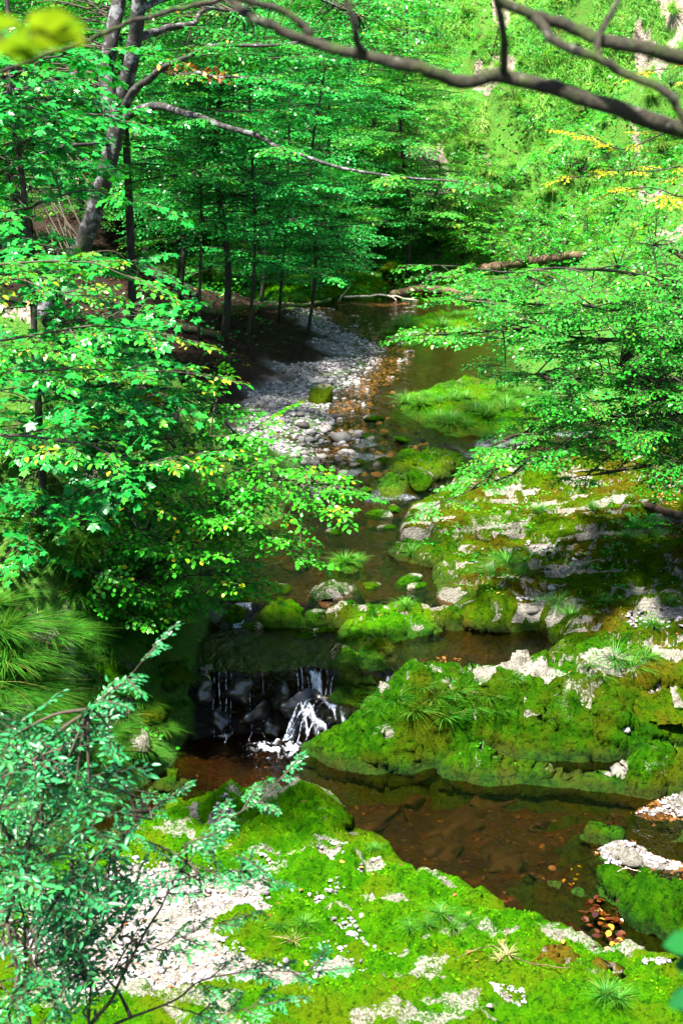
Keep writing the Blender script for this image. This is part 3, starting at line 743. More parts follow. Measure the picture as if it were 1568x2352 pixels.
def expand(tpl, P, D, N, S, R):
    """leaf arrays -> V, loops, totals, rnd"""
    V0, Fc = TPL[tpl]
    P = np.asarray(P); D = np.asarray(D); N = np.asarray(N); S = np.asarray(S); R = np.asarray(R)
    D = D / (np.linalg.norm(D, axis=1)[:, None] + 1e-9)
    B = np.cross(N, D); B /= np.linalg.norm(B, axis=1)[:, None] + 1e-9
    Nn = np.cross(D, B)
    V = P[:, None] + S[:, None, None] * (V0[None, :, 0:1] * D[:, None] + V0[None, :, 1:2] * B[:, None] + V0[None, :, 2:3] * Nn[:, None])
    k = len(V0); n = len(P)
    fl = np.concatenate([np.array(f) for f in Fc]); tot = np.array([len(f) for f in Fc])
    L = (fl[None] + (np.arange(n) * k)[:, None]).ravel()
    return V.reshape(-1, 3), L, np.tile(tot, n), np.repeat(R, k)


class Spray:
    """a flat twig with leaves, along +X, face up +Z"""
    def __init__(s, L, leaf, seed, gap=0.8, width=0.5, droop=0.12, tilt=0.35, whorl=False):
        r = np.random.default_rng(seed)
        P, D, N, S = [], [], [], []
        s.tw = []
        def axis(o, d, ln, dr, nseg=6):
            t = np.linspace(0, 1, nseg)
            side = np.array([-d[1], d[0], 0])
            w = r.normal(0, .05) * ln
            return o + d * (t * ln)[:, None] + side * (w * t * t)[:, None] + np.array([0, 0, -1.]) * (dr * ln * t * t)[:, None]
        def leaves(pts, start=0.1):
            seg = np.linalg.norm(np.diff(pts, axis=0), axis=1); ln = seg.sum()
            n = max(2, int(ln * (1 - start) / (leaf * gap)))
            cum = np.concatenate([[0], np.cumsum(seg)])
            for i in range(n + 1):
                u = (start + (1 - start) * i / n) * ln
                p = np.array([np.interp(u, cum, pts[:, j]) for j in range(3)])
                k = min(len(seg) - 1, int(np.searchsorted(cum, u) - 1)); k = max(k, 0)
                tg = (pts[k + 1] - pts[k]) / (seg[k] + 1e-9)
                sd = np.array([-tg[1], tg[0], 0]); sgn = 1 if i % 2 else -1
                if i == n: a = r.normal(0, .2)
                else: a = sgn * (0.85 + r.normal(0, .25))
                dd = tg * math.cos(a) + sd * math.sin(a)
                dd[2] += r.normal(-.15, .18)
                P.append(p + r.normal(0, leaf * .06, 3)); D.append(dd)
                N.append(np.array([r.normal(0, tilt), r.normal(0, tilt), 1.0])); S.append(leaf * r.uniform(.65, 1.12))
        main = axis(np.zeros(3), np.array([1., 0, 0]), L, droop, 8)
        s.tw.append((main, 0.010 * L))
        leaves(main, .25)
        n = max(3, int(L / (leaf * 1.25)))
        for i in range(n):
            t = .10 + .85 * (i + r.uniform(0, .6)) / n
            if t > .97: continue
            o = np.array([np.interp(t, np.linspace(0, 1, 8), main[:, j]) for j in range(3)])
            sg = 1 if i % 2 else -1
            a = sg * r.uniform(.6, 1.05)
            d = np.array([math.cos(a), math.sin(a), r.normal(0, .10)])
            ln = L * width * (1.05 - .8 * t) * r.uniform(.6, 1.1)
            if ln < leaf: ln = leaf
            tw = axis(o, d, ln, .15)
            s.tw.append((tw, 0.005 * L)); leaves(tw, .12)
            if ln > leaf * 5:
                for q in (0.35, 0.6):
                    o2 = np.array([np.interp(q, np.linspace(0, 1, 6), tw[:, j]) for j in range(3)])
                    for sg2 in (1, -1):
                        a2 = a + sg2 * r.uniform(.6, 1.0)
                        tw2 = axis(o2, np.array([math.cos(a2), math.sin(a2), r.normal(0, .1)]), ln * (.75 - q * .6), .12)
                        s.tw.append((tw2, 0.0035 * L)); leaves(tw2, .15)
        s.P, s.D, s.N, s.S = map(np.array, (P, D, N, S))


LIB = {}


def lib(kind, L, leaf, n=6, **kw):
    key = (kind, round(L, 3), round(leaf, 3))
    if key not in LIB:
        LIB[key] = [Spray(L, leaf, 1000 + 37 * len(LIB) + i, **kw) for i in range(n)]
    return LIB[key]


def frame(d, up):
    d = np.asarray(d, float); d = d / (np.linalg.norm(d) + 1e-9)
    b = np.cross(up, d); b /= np.linalg.norm(b) + 1e-9
    return np.stack([d, b, np.cross(d, b)])


class Foliage:
    def __init__(s, tpl, rng):
        s.tpl = tpl; s.A = []; s.tw = MB(); s.r = rng

    def add(s, sprays, o, d, up=(0, 0, 1), sc=1.0, twigs=True, tone=None, sides=3):
        sp = sprays[s.r.integers(len(sprays))]
        Rm = frame(d, np.asarray(up, float)); o = np.asarray(o)
        n = len(sp.P)
        base = s.r.uniform(.15, .7) if tone is None else tone
        rnd = np.clip(base + s.r.normal(0, .20, n), 0, .985)
        rnd = np.where(s.r.random(n) < .006, 1.0, rnd)
        s.A.append((sp.P * sc @ Rm + o, sp.D @ Rm, sp.N @ Rm, sp.S * sc ** .5, rnd))
        if twigs:
            for i, (p, rad) in enumerate(sp.tw):
                if twigs == 1 and i > 0: break
                s.tw.tube(p * sc @ Rm + o, np.linspace(rad, rad * .35, len(p)), sides)

    def build(s, name, mat, parent):
        P, D, N, S, R = (np.concatenate([a[i] for a in s.A]) for i in range(5))
        V, L, T, Rr = expand(s.tpl, P, D, N, S, R)
        st = np.concatenate([[0], np.cumsum(T)[:-1]])
        return link(name, raw_mesh(name, V, L, st, T, {'rnd': Rr}), mat, parent)


def curve(pts, n=24):
    """Catmull-Rom through points"""
    p = np.asarray(pts, float)
    if len(p) == 2: return p[0] + (p[1] - p[0]) * np.linspace(0, 1, n)[:, None]
    q = np.concatenate([[2 * p[0] - p[1]], p, [2 * p[-1] - p[-2]]])
    out = []
    m = len(p) - 1; per = max(3, n // m)
    for i in range(m):
        a, b, c, d = q[i:i + 4]
        t = np.linspace(0, 1, per, endpoint=(i == m - 1))[:, None]
        out.append(.5 * ((2 * b) + (c - a) * t + (2 * a - 5 * b + 4 * c - d) * t ** 2 + (3 * b - a - 3 * c + d) * t ** 3))
    return np.concatenate(out)


def wobble(p, amp, seed, f=1.2):
    p = p.copy(); n = len(p)
    k = np.linspace(0, 1, n); L = np.linalg.norm(p[-1] - p[0])
    for j in range(3):
        p[:, j] += amp * L * gn(k * 6 * f + seed * 3.1, np.full(n, 7.7 * j + seed), 9) * np.minimum(1, k * 5)
    return p


def sub(mb_list, name, mat, parent, kind=None):
    o = mb_list.build(name, mat, parent)
    if kind: tag(o, kind=kind)
    return o


# ------------------------------------------------------------------ pebbles
def ico(sub_n):
    bm = __import__('bmesh').new()
    __import__('bmesh').ops.create_icosphere(bm, subdivisions=sub_n, radius=1.0)
    V = np.array([v.co[:] for v in bm.verts]); Fc = [[v.index for v in f.verts] for f in bm.faces]
    bm.free(); return V, np.array(Fc)


ICO1 = ico(1); ICO2 = ico(2); ICO3 = ico(3)


def pebbles(name, label, cat, X, Y, size, mat, flat=0.6, sink=0.25, I=ICO1, extra=0.0):
    n = len(X)
    V0, F0 = I
    Z = surf(X, Y)
    sc = np.stack([size * RNG.uniform(.8, 1.3, n), size * RNG.uniform(.7, 1.0, n), size * flat * RNG.uniform(.7, 1.1, n)], 1)
    a = RNG.uniform(0, 2 * math.pi, n); ti = RNG.normal(0, .25, n)
    v = V0[None] * (1 + RNG.normal(0, .10, (n, len(V0), 1)))
    # cut facets so they read as broken stones
    for k in range(3):
        nn = RNG.normal(0, 1, (n, 1, 3)); nn /= np.linalg.norm(nn, axis=2, keepdims=True)
        dd = (v * nn).sum(2, keepdims=True) - RNG.uniform(.45, .8, (n, 1, 1))
        v = v - nn * np.clip(dd, 0, None) * .9
    v = v * sc[:, None]
    ct, st_ = np.cos(ti)[:, None], np.sin(ti)[:, None]
    x, z = v[..., 0] * ct - v[..., 2] * st_, v[..., 0] * st_ + v[..., 2] * ct
    ca, sa = np.cos(a)[:, None], np.sin(a)[:, None]
    x2, y2 = x * ca - v[..., 1] * sa, x * sa + v[..., 1] * ca
    P = np.stack([x2 + X[:, None], y2 + Y[:, None], z + (Z + size * flat * (.6 - sink) + extra)[:, None]], -1).reshape(-1, 3)
    L = (F0.ravel()[None] + (np.arange(n) * len(V0))[:, None]).ravel()
    nf = n * len(F0)
    me = raw_mesh(name, P, L, np.arange(nf) * 3, np.full(nf, 3), {'rnd': np.repeat(RNG.random(n), len(V0))}, False)
    return tag(link(name, me, mat), label, cat, kind='stuff')


def scatter_poly(poly, dens, grow=0.02, noise_amt=0.06, world=False):
    w = np.asarray(poly)[:, :2] if world else np.array([Pz(*p)[:2] for p in poly])
    w = chaikin(w, 2)
    lo, hi = w.min(0) - .1, w.max(0) + .1
    n = int((hi - lo).prod() * dens)
    X = RNG.uniform(lo[0], hi[0], n); Y = RNG.uniform(lo[1], hi[1], n)
    d = sdf_poly(X, Y, w) + noise_amt * fbm(X * 4, Y * 4, 150, 3)
    ok = d > -grow
    return X[ok], Y[ok]


xs_, ys_ = [], []
for bp, dep in GRAV:
    a, b = scatter_poly(bp, 1000); xs_.append(a); ys_.append(b)
X = np.concatenate(xs_); Y = np.concatenate(ys_)
pebbles('gravel', 'white angular limestone gravel filling the hollows of the foreground ledge', 'gravel', X, Y, .011 + .028 * RNG.random(len(X)) ** 3.5, M['gravel'])
SH = [[(1160, 1420, .85), (1220, 1400, .9), (1275, 1380, .9), (1290, 1400, .9), (1240, 1430, .85), (1180, 1445, .8)], [(1420, 1440, 1), (1500, 1422, 1), (1600, 1420, 1), (1600, 1450, 1), (1470, 1460, 1)],
      [(1190, 1260, 1.1), (1240, 1250, 1.1), (1290, 1262, 1.1), (1250, 1280, 1.1)], [(1240, 1310, 1.1), (1330, 1295, 1.1), (1350, 1315, 1.1), (1260, 1335, 1.1)], [(960, 1470, .75), (1040, 1455, .75), (1060, 1475, .75), (980, 1490, .75)]]
xs_, ys_ = [], []
for bp in SH:
    a, b = scatter_poly(bp, 350, .03); xs_.append(a); ys_.append(b)
X = np.concatenate(xs_); Y = np.concatenate(ys_)
pebbles('gravel', 'pale gravel patches lying on the right rock shelf', 'gravel', X, Y, .016 + .026 * RNG.random(len(X)) ** 2.5, M['gravel'])
X, Y = scatter_poly([(1365, 1955, 0), (1400, 1930, .03), (1460, 1922, .05), (1530, 1945, .05), (1590, 1990, 0), (1560, 2018, 0), (1470, 2012, 0), (1395, 1990, 0)], 1500, .02)
pebbles('gravel_heap', 'heap of white stones between two mossy boulders in the brown pool', 'gravel', X, Y, .016 + .022 * RNG.random(len(X)) ** 2, M['gravel'], extra=.012)
X, Y = scatter_poly([(1410, 1868, 0), (1480, 1850, .02), (1510, 1810, .06), (1540, 1795, .12), (1650, 1790, .1), (1650, 1885, 0), (1500, 1888, 0)], 1500, .02)
pebbles('gravel_heap', 'pale gravel spit in the pool against the low dark ledge', 'gravel', X, Y, .012 + .02 * RNG.random(len(X)) ** 2, M['gravel'], extra=.012)
# grey gravel of the bar
n = 30000
Y = RNG.uniform(23.0, 40, n); X = xl(Y) - RNG.uniform(-.5, 3.2, n)
t_ = terrain(X, Y, True)
ok = (t_[2] > .3 + .4 * RNG.random(n)) | ((t_[0] > W(Y) - .10) & (t_[0] < W(Y) + .05) & (RNG.random(n) < .5))
X, Y = X[ok], Y[ok]
pebbles('gravel', 'grey shingle of the gravel bar on the left of the stream', 'gravel', X, Y, (.022 + .035 * RNG.random(len(X)) ** 2.5), M['graygravel'])
# stones of the bed seen through the water
n = 26000
Y = RNG.uniform(9.5, 30, n); X = RNG.uniform(-3.5, 6.5, n)
tz = surf(X, Y)
ok = (tz < W(Y) - .03) & (RNG.random(n) < sst(-.5, .4, fbm(X * .8, Y * .8, 201, 3)) * .8 + .1)
X, Y = X[ok], Y[ok]
pebbles('bed_stones', 'small amber stones on the stream bed under the clear water', 'stones', X, Y, (.02 + .025 * RNG.random(len(X)) ** 3), M['bedstone'], .5, .5)

# cobbles one can count
def boulder_mesh(seed, I=ICO2, flat=.65, amp=.18, facets=5):
    r = np.random.default_rng(seed)
    V = I[0].copy()
    for k in range(facets):
        nn = r.normal(0, 1, 3); nn /= np.linalg.norm(nn)
        dd = V @ nn - r.uniform(.5, .85)
        V -= nn * np.clip(dd, 0, None)[:, None] * .85
    V *= (1 + amp * np.array([mnoise.noise(Vector(v * 1.6) + Vector((seed * 3.3, 0, 0))) for v in V]))[:, None]
    V *= np.array([1.15, .85, flat])
    F0 = I[1]
    return raw_mesh('cobble', V, F0.ravel(), np.arange(len(F0)) * 3, np.full(len(F0), 3), {'rnd': np.full(len(V), .5), 'bare': np.clip(.35 + .25 * V[:, 0] + .2 * V[:, 2], 0, 1), 'wet': sst(-.2, -.5, V[:, 2])}, True)


cob = [boulder_mesh(300 + i) for i in range(8)]
for m_ in cob: m_.materials.append(M['stone'])


def put_stone(name, me, p, s, label, cat, group=None, sink=.25):
    o = bpy.data.objects.new(name, me); COL.objects.link(o)
    o.location = (p[0], p[1], p[2] + s * (.65 - .65 * sink * 2)); o.scale = (s, s, s); o.rotation_euler = (RNG.normal(0, .2), RNG.normal(0, .2), RNG.uniform(0, 6.28))
    return tag(o, label, cat, group)


k = 0
while k < 240:
    px, py = RNG.uniform(590, 905), RNG.uniform(800, 1100)
    if py > 1000: px += 80
    p = at_w(px, py)
    z, bm_, gm_, _, _ = terrain(p[0:1], p[1:2], True)
    if z[0] < W(p[1]) - .16 or (gm_[0] < .3 and z[0] > W(p[1]) + .1): continue
    s = RNG.uniform(.04, .105) * (1.1 if py > 940 else .7)
    put_stone('cobble', cob[k % 8], (p[0], p[1], z[0]), s, 'rounded grey cobble lying on the gravel bar or in the riffle beside it', 'stone', 'grey cobbles of the gravel bar', .2)
    k += 1
for i, (px, py, s, lb) in enumerate([(497, 1425, .16, 'smooth grey stone at the foot of the left bank below the upper fall'), (785, 1018, .22, 'large pale cobble at the water edge of the gravel bar'),
                                     (1185, 1685, .05, 'small white stone on the dark crevice edge beside its pair'), (1212, 1680, .055, 'white stone right of a smaller one on the crevice edge'), (1275, 1694, .07, 'brownish white stone at the mouth of the dark crevice'),
                                     (1432, 1683, .09, 'tan stone in the shallow water of the crevice'), (1478, 1678, .08, 'grey stone deepest in the crevice near the frame edge'), (1222, 1410, .10, 'pale stone in the gravel run of the right shelf'), (1185, 1425, .07, 'tan stone left in the gravel run of the right shelf'),
                                     (1265, 1378, .06, 'grey white flat stone beside grass on the right shelf'), (1290, 2075, .06, 'orange tan stone by the wet leaves of the outflow'), (1270, 2000, .05, 'small rusty stone beside the little pale ledge in the pool'), (1330, 2015, .05, 'tan pebble at the tip of the little pale ledge'), (830, 2110, .03, 'grey stone in a crack of the foreground moss'),
                                     (1125, 2320, .03, 'pale flat stone in the bottom crack of the foreground moss'), (1350, 1985, .03, 'yellowish stone on the rim of the white stone heap'), (1548, 2005, .05, 'dark stone at the right end of the white stone heap')]):
    put_stone('stone', cob[i % 8], hit(px, py), s, lb, 'stone')
bmoss = [boulder_mesh(400 + i, ICO3, .7, .22, 3) for i in range(4)]
for m_ in bmoss: m_.materials.append(M['moss_mid'])
for i, (px, py, s, lb) in enumerate([(545, 1395, .26, 'mossy boulder upper of the pair beside the little upper fall'), (545, 1432, .22, 'dark round moss cushion lower of the pair beside the little upper fall'), (578, 1462, .18, 'small moss capped stone in the amber pool above the waterfall'),
                                     (340, 935, .35, 'mossy tan rock half hidden in the leaves on the left bank'), (960, 1120, .25, 'small dark mossy stone in the riffle below the islet'), (910, 640, .5, 'round mossy boulder at the far bend under the trees'), (1010, 655, .4, 'mossy boulder at the far bend, right of a rounder one'), (735, 925, .3, 'moss topped boulder lying on the gravel bar')]):
    put_stone('mossy_boulder', bmoss[i % 4], hit(px, py), s, lb, 'rock', sink=.3)

bankrock = [boulder_mesh(430 + i, ICO3, .9, .3, 7) for i in range(2)]
for m_ in bankrock:
    m_.materials.append(M['moss_mid']); at_ = m_.attributes['bare']; at_.data.foreach_set('value', np.full(len(m_.vertices), .62, np.float32))
for i, (px, py, s, lb) in enumerate([(90, 1460, .34, 'bare grey rock face showing in the grass of the left bank'), (135, 1520, .26, 'smaller pale rock below the bare grey one on the left bank'), (20, 1640, .3, 'grey rock under the grass at the left frame edge')]):
    put_stone('bank_rock', bankrock[i % 2], hit(px, py), s, lb, 'rock', sink=.75)
for i, (px, py, s, lb) in enumerate([(592, 1552, .17, 'low moss cap on the lip of the waterfall'), (652, 1560, .13, 'smaller moss cap right of the other on the waterfall lip'), (480, 1545, .13, 'dark mossy stone where the waterfall lip meets the left bank')]):
    put_stone('mossy_boulder', bmoss[i % 4], hit(px, py), s, lb, 'rock', sink=.45)

subst = [boulder_mesh(470 + i, ICO3, .8, .6, 9) for i in range(3)]
for m_ in subst: m_.materials.append(M['sunken'])
hrock = [boulder_mesh(450 + i, ICO3, 1.0, .7, 10) for i in range(3)]
for m_ in hrock: m_.materials.append(M['hillrock'])
for i, (px, py, s) in enumerate([(950, 1850, .3), (1060, 1900, .35), (1130, 1830, .3), (1000, 1960, .25), (1160, 1980, .3), (880, 1890, .3), (1240, 1900, .22), (560, 1470, .3), (690, 1500, .28), (700, 1240, .35), (820, 1200, .3), (900, 1340, .3), (660, 1300, .3)]):
    p_ = hit(px, py); o = put_stone('sunken_stone', subst[i % 3], p_, s, 'dark brown stone lying on the bed under the clear water', 'stone', 'stones sunk in the pools', sink=.5)
    o.scale = (s, s * RNG.uniform(.6, 1), s * .5); o.location.z = float(terrain(np.array([p_[0]]), np.array([p_[1]]))[0]) - .01
for i, (px, py, s, lb) in enumerate([(250, 1560, .30, 'dark rough rock bulging from the mossy left bank above the fall'), (350, 1640, .26, 'dark rock at mid height of the left bank wall beside the fall'), (395, 1560, .22, 'dark rock near the lip of the fall in the left bank'), (300, 1720, .25, 'low dark rock at the foot of the left bank')]):
    put_stone('bank_rock', bmoss[i % 4], hit(px, py), s, lb, 'rock', sink=.6)

# ------------------------------------------------------------------ grass tufts and small plants
def tuft_mesh(n, h, spread, seed, width=.006, droop=.6, fall=None):
    r = np.random.default_rng(seed)
    V, L, T, R = [], [], [], []
    for i in range(n):
        a = r.uniform(0, 6.28) if fall is None else -math.pi / 2 + r.normal(0, fall); ln = h * r.uniform(.55, 1.1); lean = spread * r.uniform(.15, 1.0)
        d = np.array([math.cos(a), math.sin(a), 0]); b = np.array([-d[1], d[0], 0]) * width * r.uniform(.7, 1.3)
        o = d * r.uniform(0, .12) * h + np.array([0, 0, -.02])
        c = r.random(); base = len(V)
        for j, t in enumerate((0, .35, .7, 1.0)):
            p = o + d * ln * (lean * t + droop * lean * t * t) + np.array([0, 0, ln * (t - droop * .75 * lean * t * t)])
            wd = (1, .9, .6, .05)[j]
            V += [p + b * wd, p - b * wd]; R += [c, c]
        for j in range(3):
            q = base + 2 * j
            L += [q, q + 1, q + 3, q + 2]; T.append(4)
    T = np.array(T)
    return raw_mesh('grass_tuft', np.array(V), np.array(L), np.concatenate([[0], np.cumsum(T)[:-1]]), T, {'rnd': np.array(R)}, True)


tufts = [tuft_mesh(170, .25, 1.0, 500 + i, .0032, .95) for i in range(4)]
for m_ in tufts: m_.materials.append(M['grass'])
htufts = [tuft_mesh(260, .60, 1.1, 520 + i, .005, 1.3, .45) for i in range(4)]
for m_ in htufts: m_.materials.append(M['hillgrass'])
btufts = [tuft_mesh(300, .46, 1.1, 540 + i, .0045, 1.1, 1.0) for i in range(3)]
for m_ in btufts: m_.materials.append(M['grass'])
dtuft = tuft_mesh(60, .30, 1.0, 560, .005, .7); dtuft.materials.append(M['drygrass'])


def put_tuft(me, p, s, label, group, lean=(0, 0)):
    o = bpy.data.objects.new('grass_tuft', me); COL.objects.link(o)
    o.location = p; o.scale = (s, s, s * RNG.uniform(.8, 1.1)); o.rotation_euler = (lean[0], lean[1], RNG.uniform(0, 6.28) if me not in htufts + btufts else RNG.normal(.6 if me in btufts else 0, .9 if me in btufts else .45))
    return tag(o, label, 'grass tuft', group)


G1 = 'grass tufts on the right rocks'
for px, py, s in [(905, 1625, .9), (950, 1640, 1.1), (1000, 1620, 1.0), (1045, 1600, .9), (1020, 1650, 1.1), (1080, 1630, .9), (1120, 1610, .8), (970, 1600, .7), (1140, 1650, .8), (1165, 1300, 1.3), (1130, 1320, 1.0), (1200, 1320, .9), (1280, 1400, 1.0),
                  (1310, 1420, 1.0), (1390, 1390, .8), (1460, 1215, 1.1), (1500, 1230, 1.0), (1440, 1240, .8), (1410, 1530, 1.1), (1450, 1545, 1.0), (1380, 1560, .9), (1480, 1520, .8), (1350, 1540, .7), (945, 1275, .9), (790, 1295, .9), (820, 1290, .7), (930, 1405, .7),
                  (870, 1640, .7), (1180, 1570, .6), (1240, 1180, .9), (1360, 1170, .8), (1540, 1390, .8), (1090, 1570, .6), (1500, 1440, .7)]:
    put_tuft(tufts[RNG.integers(4)], hit(px, py), s, 'green grass tuft growing on the mossy rocks right of the stream', G1)
G2 = 'bright grass tufts on the upper islets'
for i in range(46):
    px, py = RNG.uniform(900, 1290), RNG.uniform(895, 990)
    p = hit(px, py)
    if p[2] > W(p[1]) + .08: put_tuft(tufts[i % 4], p, RNG.uniform(.8, 1.5), 'bright green grass tuft on the grassy islet in the upper stream', G2)
for i in range(26):
    px, py = RNG.uniform(880, 1160), RNG.uniform(715, 790)
    p = hit(px, py)
    if p[2] > W(p[1]) + .08: put_tuft(tufts[i % 4], p, RNG.uniform(1.0, 1.8), 'bright grass tuft on the mossy bank at the far bend', 'grass tufts at the far bend')
G3 = 'long grass tufts hanging over the left bank'
for i in range(64):
    px, py = (RNG.uniform(-60, 130), RNG.uniform(1400, 1680)) if i < 34 else (RNG.uniform(100, 430), RNG.uniform(1250, 1500))
    p = hit(px, py)
    put_tuft(btufts[i % 3], p, RNG.uniform(.4, .95), 'long drooping green grass tuft hanging from the steep left bank', G3, (RNG.normal(0, .12), .1))
for i in range(42):
    px, py = RNG.uniform(170, 425), RNG.uniform(1470, 1760)
    put_tuft(btufts[i % 3], hit(px, py), RNG.uniform(.22, .5), 'short dark grass tuft on the mossy wall of the left bank beside the fall', 'short grass tufts on the left bank wall', (RNG.normal(0, .15), .1))
G4 = 'grass tussocks on the far sunlit slope'
k = 0
while k < 90:
    px, py = RNG.uniform(880, 1620), RNG.uniform(-60, 620)
    if px < 1000 and py > 300: continue
    p = hit(px, py, 20, 95)
    put_tuft(htufts[k % 4], p, RNG.uniform(.4, 1.0), 'drooping tussock of yellow green grass on the far sunlit slope', G4, (.15, RNG.normal(0, .12))); k += 1
for px, py, s in [(1165, 2195, .36), (1150, 2205, .3), (675, 2178, .4)]:
    p = hit(px, py); o = put_tuft(dtuft, p, s, 'small straw coloured dry grass tuft in the bright foreground moss', 'dry grass tufts in the foreground moss')
for px, py, s in [(980, 2130, .5), (1010, 2115, .5), (1040, 2140, .45), (1070, 2120, .45), (640, 2130, .45), (1390, 2290, .6), (1420, 2310, .6), (940, 2150, .4), (700, 2130, .4), (520, 1835, .3), (860, 1960, .35)]:
    put_tuft(tufts[RNG.integers(4)], hit(px, py), s, 'short fresh grass tuft in the bright foreground moss', 'fresh grass tufts in the foreground moss')

# ground cover: many small leaves over banks and slopes (nobody could count them)
def ground_cover(name, label, mat, X, Y, h, leaf, seed, tpl='tiny', per=1, tilt=.6):
    r = np.random.default_rng(seed)
    X = np.repeat(X, per) + r.normal(0, leaf * 1.2, len(X) * per); Y = np.repeat(Y, per) + r.normal(0, leaf * 1.2, len(Y) * per)
    n = len(X)
    Z = surf(X, Y) + h * r.random(n) ** 1.5
    a = r.uniform(0, 6.28, n)
    D = np.stack([np.cos(a), np.sin(a), r.normal(0, .35, n)], 1)
    N = np.stack([r.normal(0, tilt, n), r.normal(-.25, tilt, n), np.ones(n)], 1)
    V, L, T, R = expand(tpl, np.stack([X, Y, Z], 1), D, N, leaf * r.uniform(.6, 1.2, n), np.clip(.45 + .4 * fbm(X * .6, Y * .6, seed, 3) + r.normal(0, .15, n), 0, 1))
    return tag(link(name, raw_mesh(name, V, L, np.concatenate([[0], np.cumsum(T)[:-1]]), T, {'rnd': R}), mat), label, 'plants', kind='stuff')


n = 190000
Y = RNG.uniform(46, 64, n); X = RNG.uniform(-4, 18, n)
gm_ = fbm(X * .5, Y * .4, 219, 4)
ok = (gm_ > -.10) & (earth(X, Y) < .4)
X, Y = X[ok], Y[ok]; n = len(X); r = np.random.default_rng(77)
a_ = -math.pi / 2 + r.normal(0, .7, n)
D = np.stack([np.cos(a_), np.sin(a_), r.normal(-.25, .4, n)], 1); N_ = np.stack([r.normal(0, .5, n), r.normal(-.5, .4, n), np.ones(n)], 1)
V, L, T, R_ = expand('blade', np.stack([X, Y, surf(X, Y) + .10 + .12 * r.random(n)], 1), D, N_, r.uniform(.12, .32, n), np.clip(.45 + .5 * fbm(X * .5, Y * .5, 220, 3) + r.normal(0, .15, n), 0, 1))
tag(link('slope_grass', raw_mesh('slope_grass', V, L, np.concatenate([[0], np.cumsum(T)[:-1]]), T, {'rnd': R_}), M['hillgrass']), 'pale yellow green grass hanging down the far slope', 'grass', kind='stuff')
# far slope herbs
n = 60000
Y = RNG.uniform(40, 66, n); X = RNG.uniform(-8, 24, n)
ok = (fbm(X * .35, Y * .35, 211, 3) + .35 * fbm(X * 1.4, Y * 1.4, 212, 2) > .02) & (earth(X, Y) < .5)
ground_cover('slope_herbs', 'low leafy herbs covering the far slope', M['hazel'], X[ok], Y[ok], .5, .13, 61, 'beech')
# right side slope behind the shrub
n = 16000
Y = RNG.uniform(23, 47, n); dr_ = RNG.uniform(.2, 9, n); X = xr(Y) + dr_
ok = fbm(X * .5, Y * .5, 213, 3) > -.35
ground_cover('bank_herbs', 'low leafy herbs on the right bank behind the shrub', M['beech_cool'], X[ok], Y[ok], .35, .10, 62, 'beech')
# left bank face plants
n = 9000
Y = RNG.uniform(9, 23, n); X = xl(Y) - RNG.uniform(.1, 4.2, n)
ok = fbm(X * .9, Y * .9, 214, 3) > -.05
ground_cover('bank_herbs', 'small leafy herbs and moss shoots on the steep left bank', M['hazel'], X[ok], Y[ok], .10, .05, 63, 'hazel')
n = 60000
Y = RNG.uniform(9, 23, n); X = xl(Y) - RNG.uniform(.0, 3.4, n) ** 1.0
ground_cover('bank_moss', 'dark green moss and short grass coating the steep left bank', M['bankmoss'], X, Y, .05, .045, 69, 'blade')
# wood floor herbs
n = 9000
Y = RNG.uniform(24, 48, n); X = xl(Y) - RNG.uniform(2.6, 12, n)
ok = fbm(X * .5, Y * .5, 215, 3) > .18
ground_cover('wood_herbs', 'dark leafy herbs on the shaded wood floor', M['beech_cool'], X[ok], Y[ok], .22, .09, 64, 'beech')
X, Y = scatter_poly([(820, 1580, .8), (1568, 1500, .9), (1700, 1640, .6), (1100, 1700, .5), (800, 1700, .4)], 420)
k_ = fbm(X * 1.3, Y * 1.3, 217, 3) > .05
ground_cover('rock_herbs', 'small herbs on the mossy outcrop right of the waterfall', M['beech'], X[k_], Y[k_], .05, .035, 66, 'hazel')
X, Y = scatter_poly([(940, 1190, .95), (1700, 1100, 1.4), (1700, 1480, .9), (1060, 1420, .85), (1000, 1290, .9)], 200)
k_ = fbm(X * 1.3, Y * 1.3, 218, 3) > .22
ground_cover('rock_herbs', 'sparse small herbs on the terraced right shelf', M['beech'], X[k_], Y[k_], .05, .04, 67, 'hazel')

# moss: short shoots standing on every mossy rock (one mass per kind of moss)
def bare_at(X, Y):
    v = np.full(X.shape, 9.0); zz = np.full(X.shape, -8.0); mi = np.full(X.shape, -1)
    for i, ((x0, y0, res, Bm, mn), (_, _, _, Z)) in enumerate(zip(BARE, PATCH)):
        ix = np.round((X - x0) / res).astype(int); iy = np.round((Y - y0) / res).astype(int)
        ok = (ix >= 0) & (iy >= 0) & (ix < Z.shape[1]) & (iy < Z.shape[0])
        ixc = np.clip(ix, 0, Z.shape[1] - 1); iyc = np.clip(iy, 0, Z.shape[0] - 1)
        up = ok & (Z[iyc, ixc] > zz)
        zz = np.where(up, Z[iyc, ixc], zz); v = np.where(up, Bm[iyc, ixc], v); mi = np.where(up, i, mi)
    return v, zz, mi


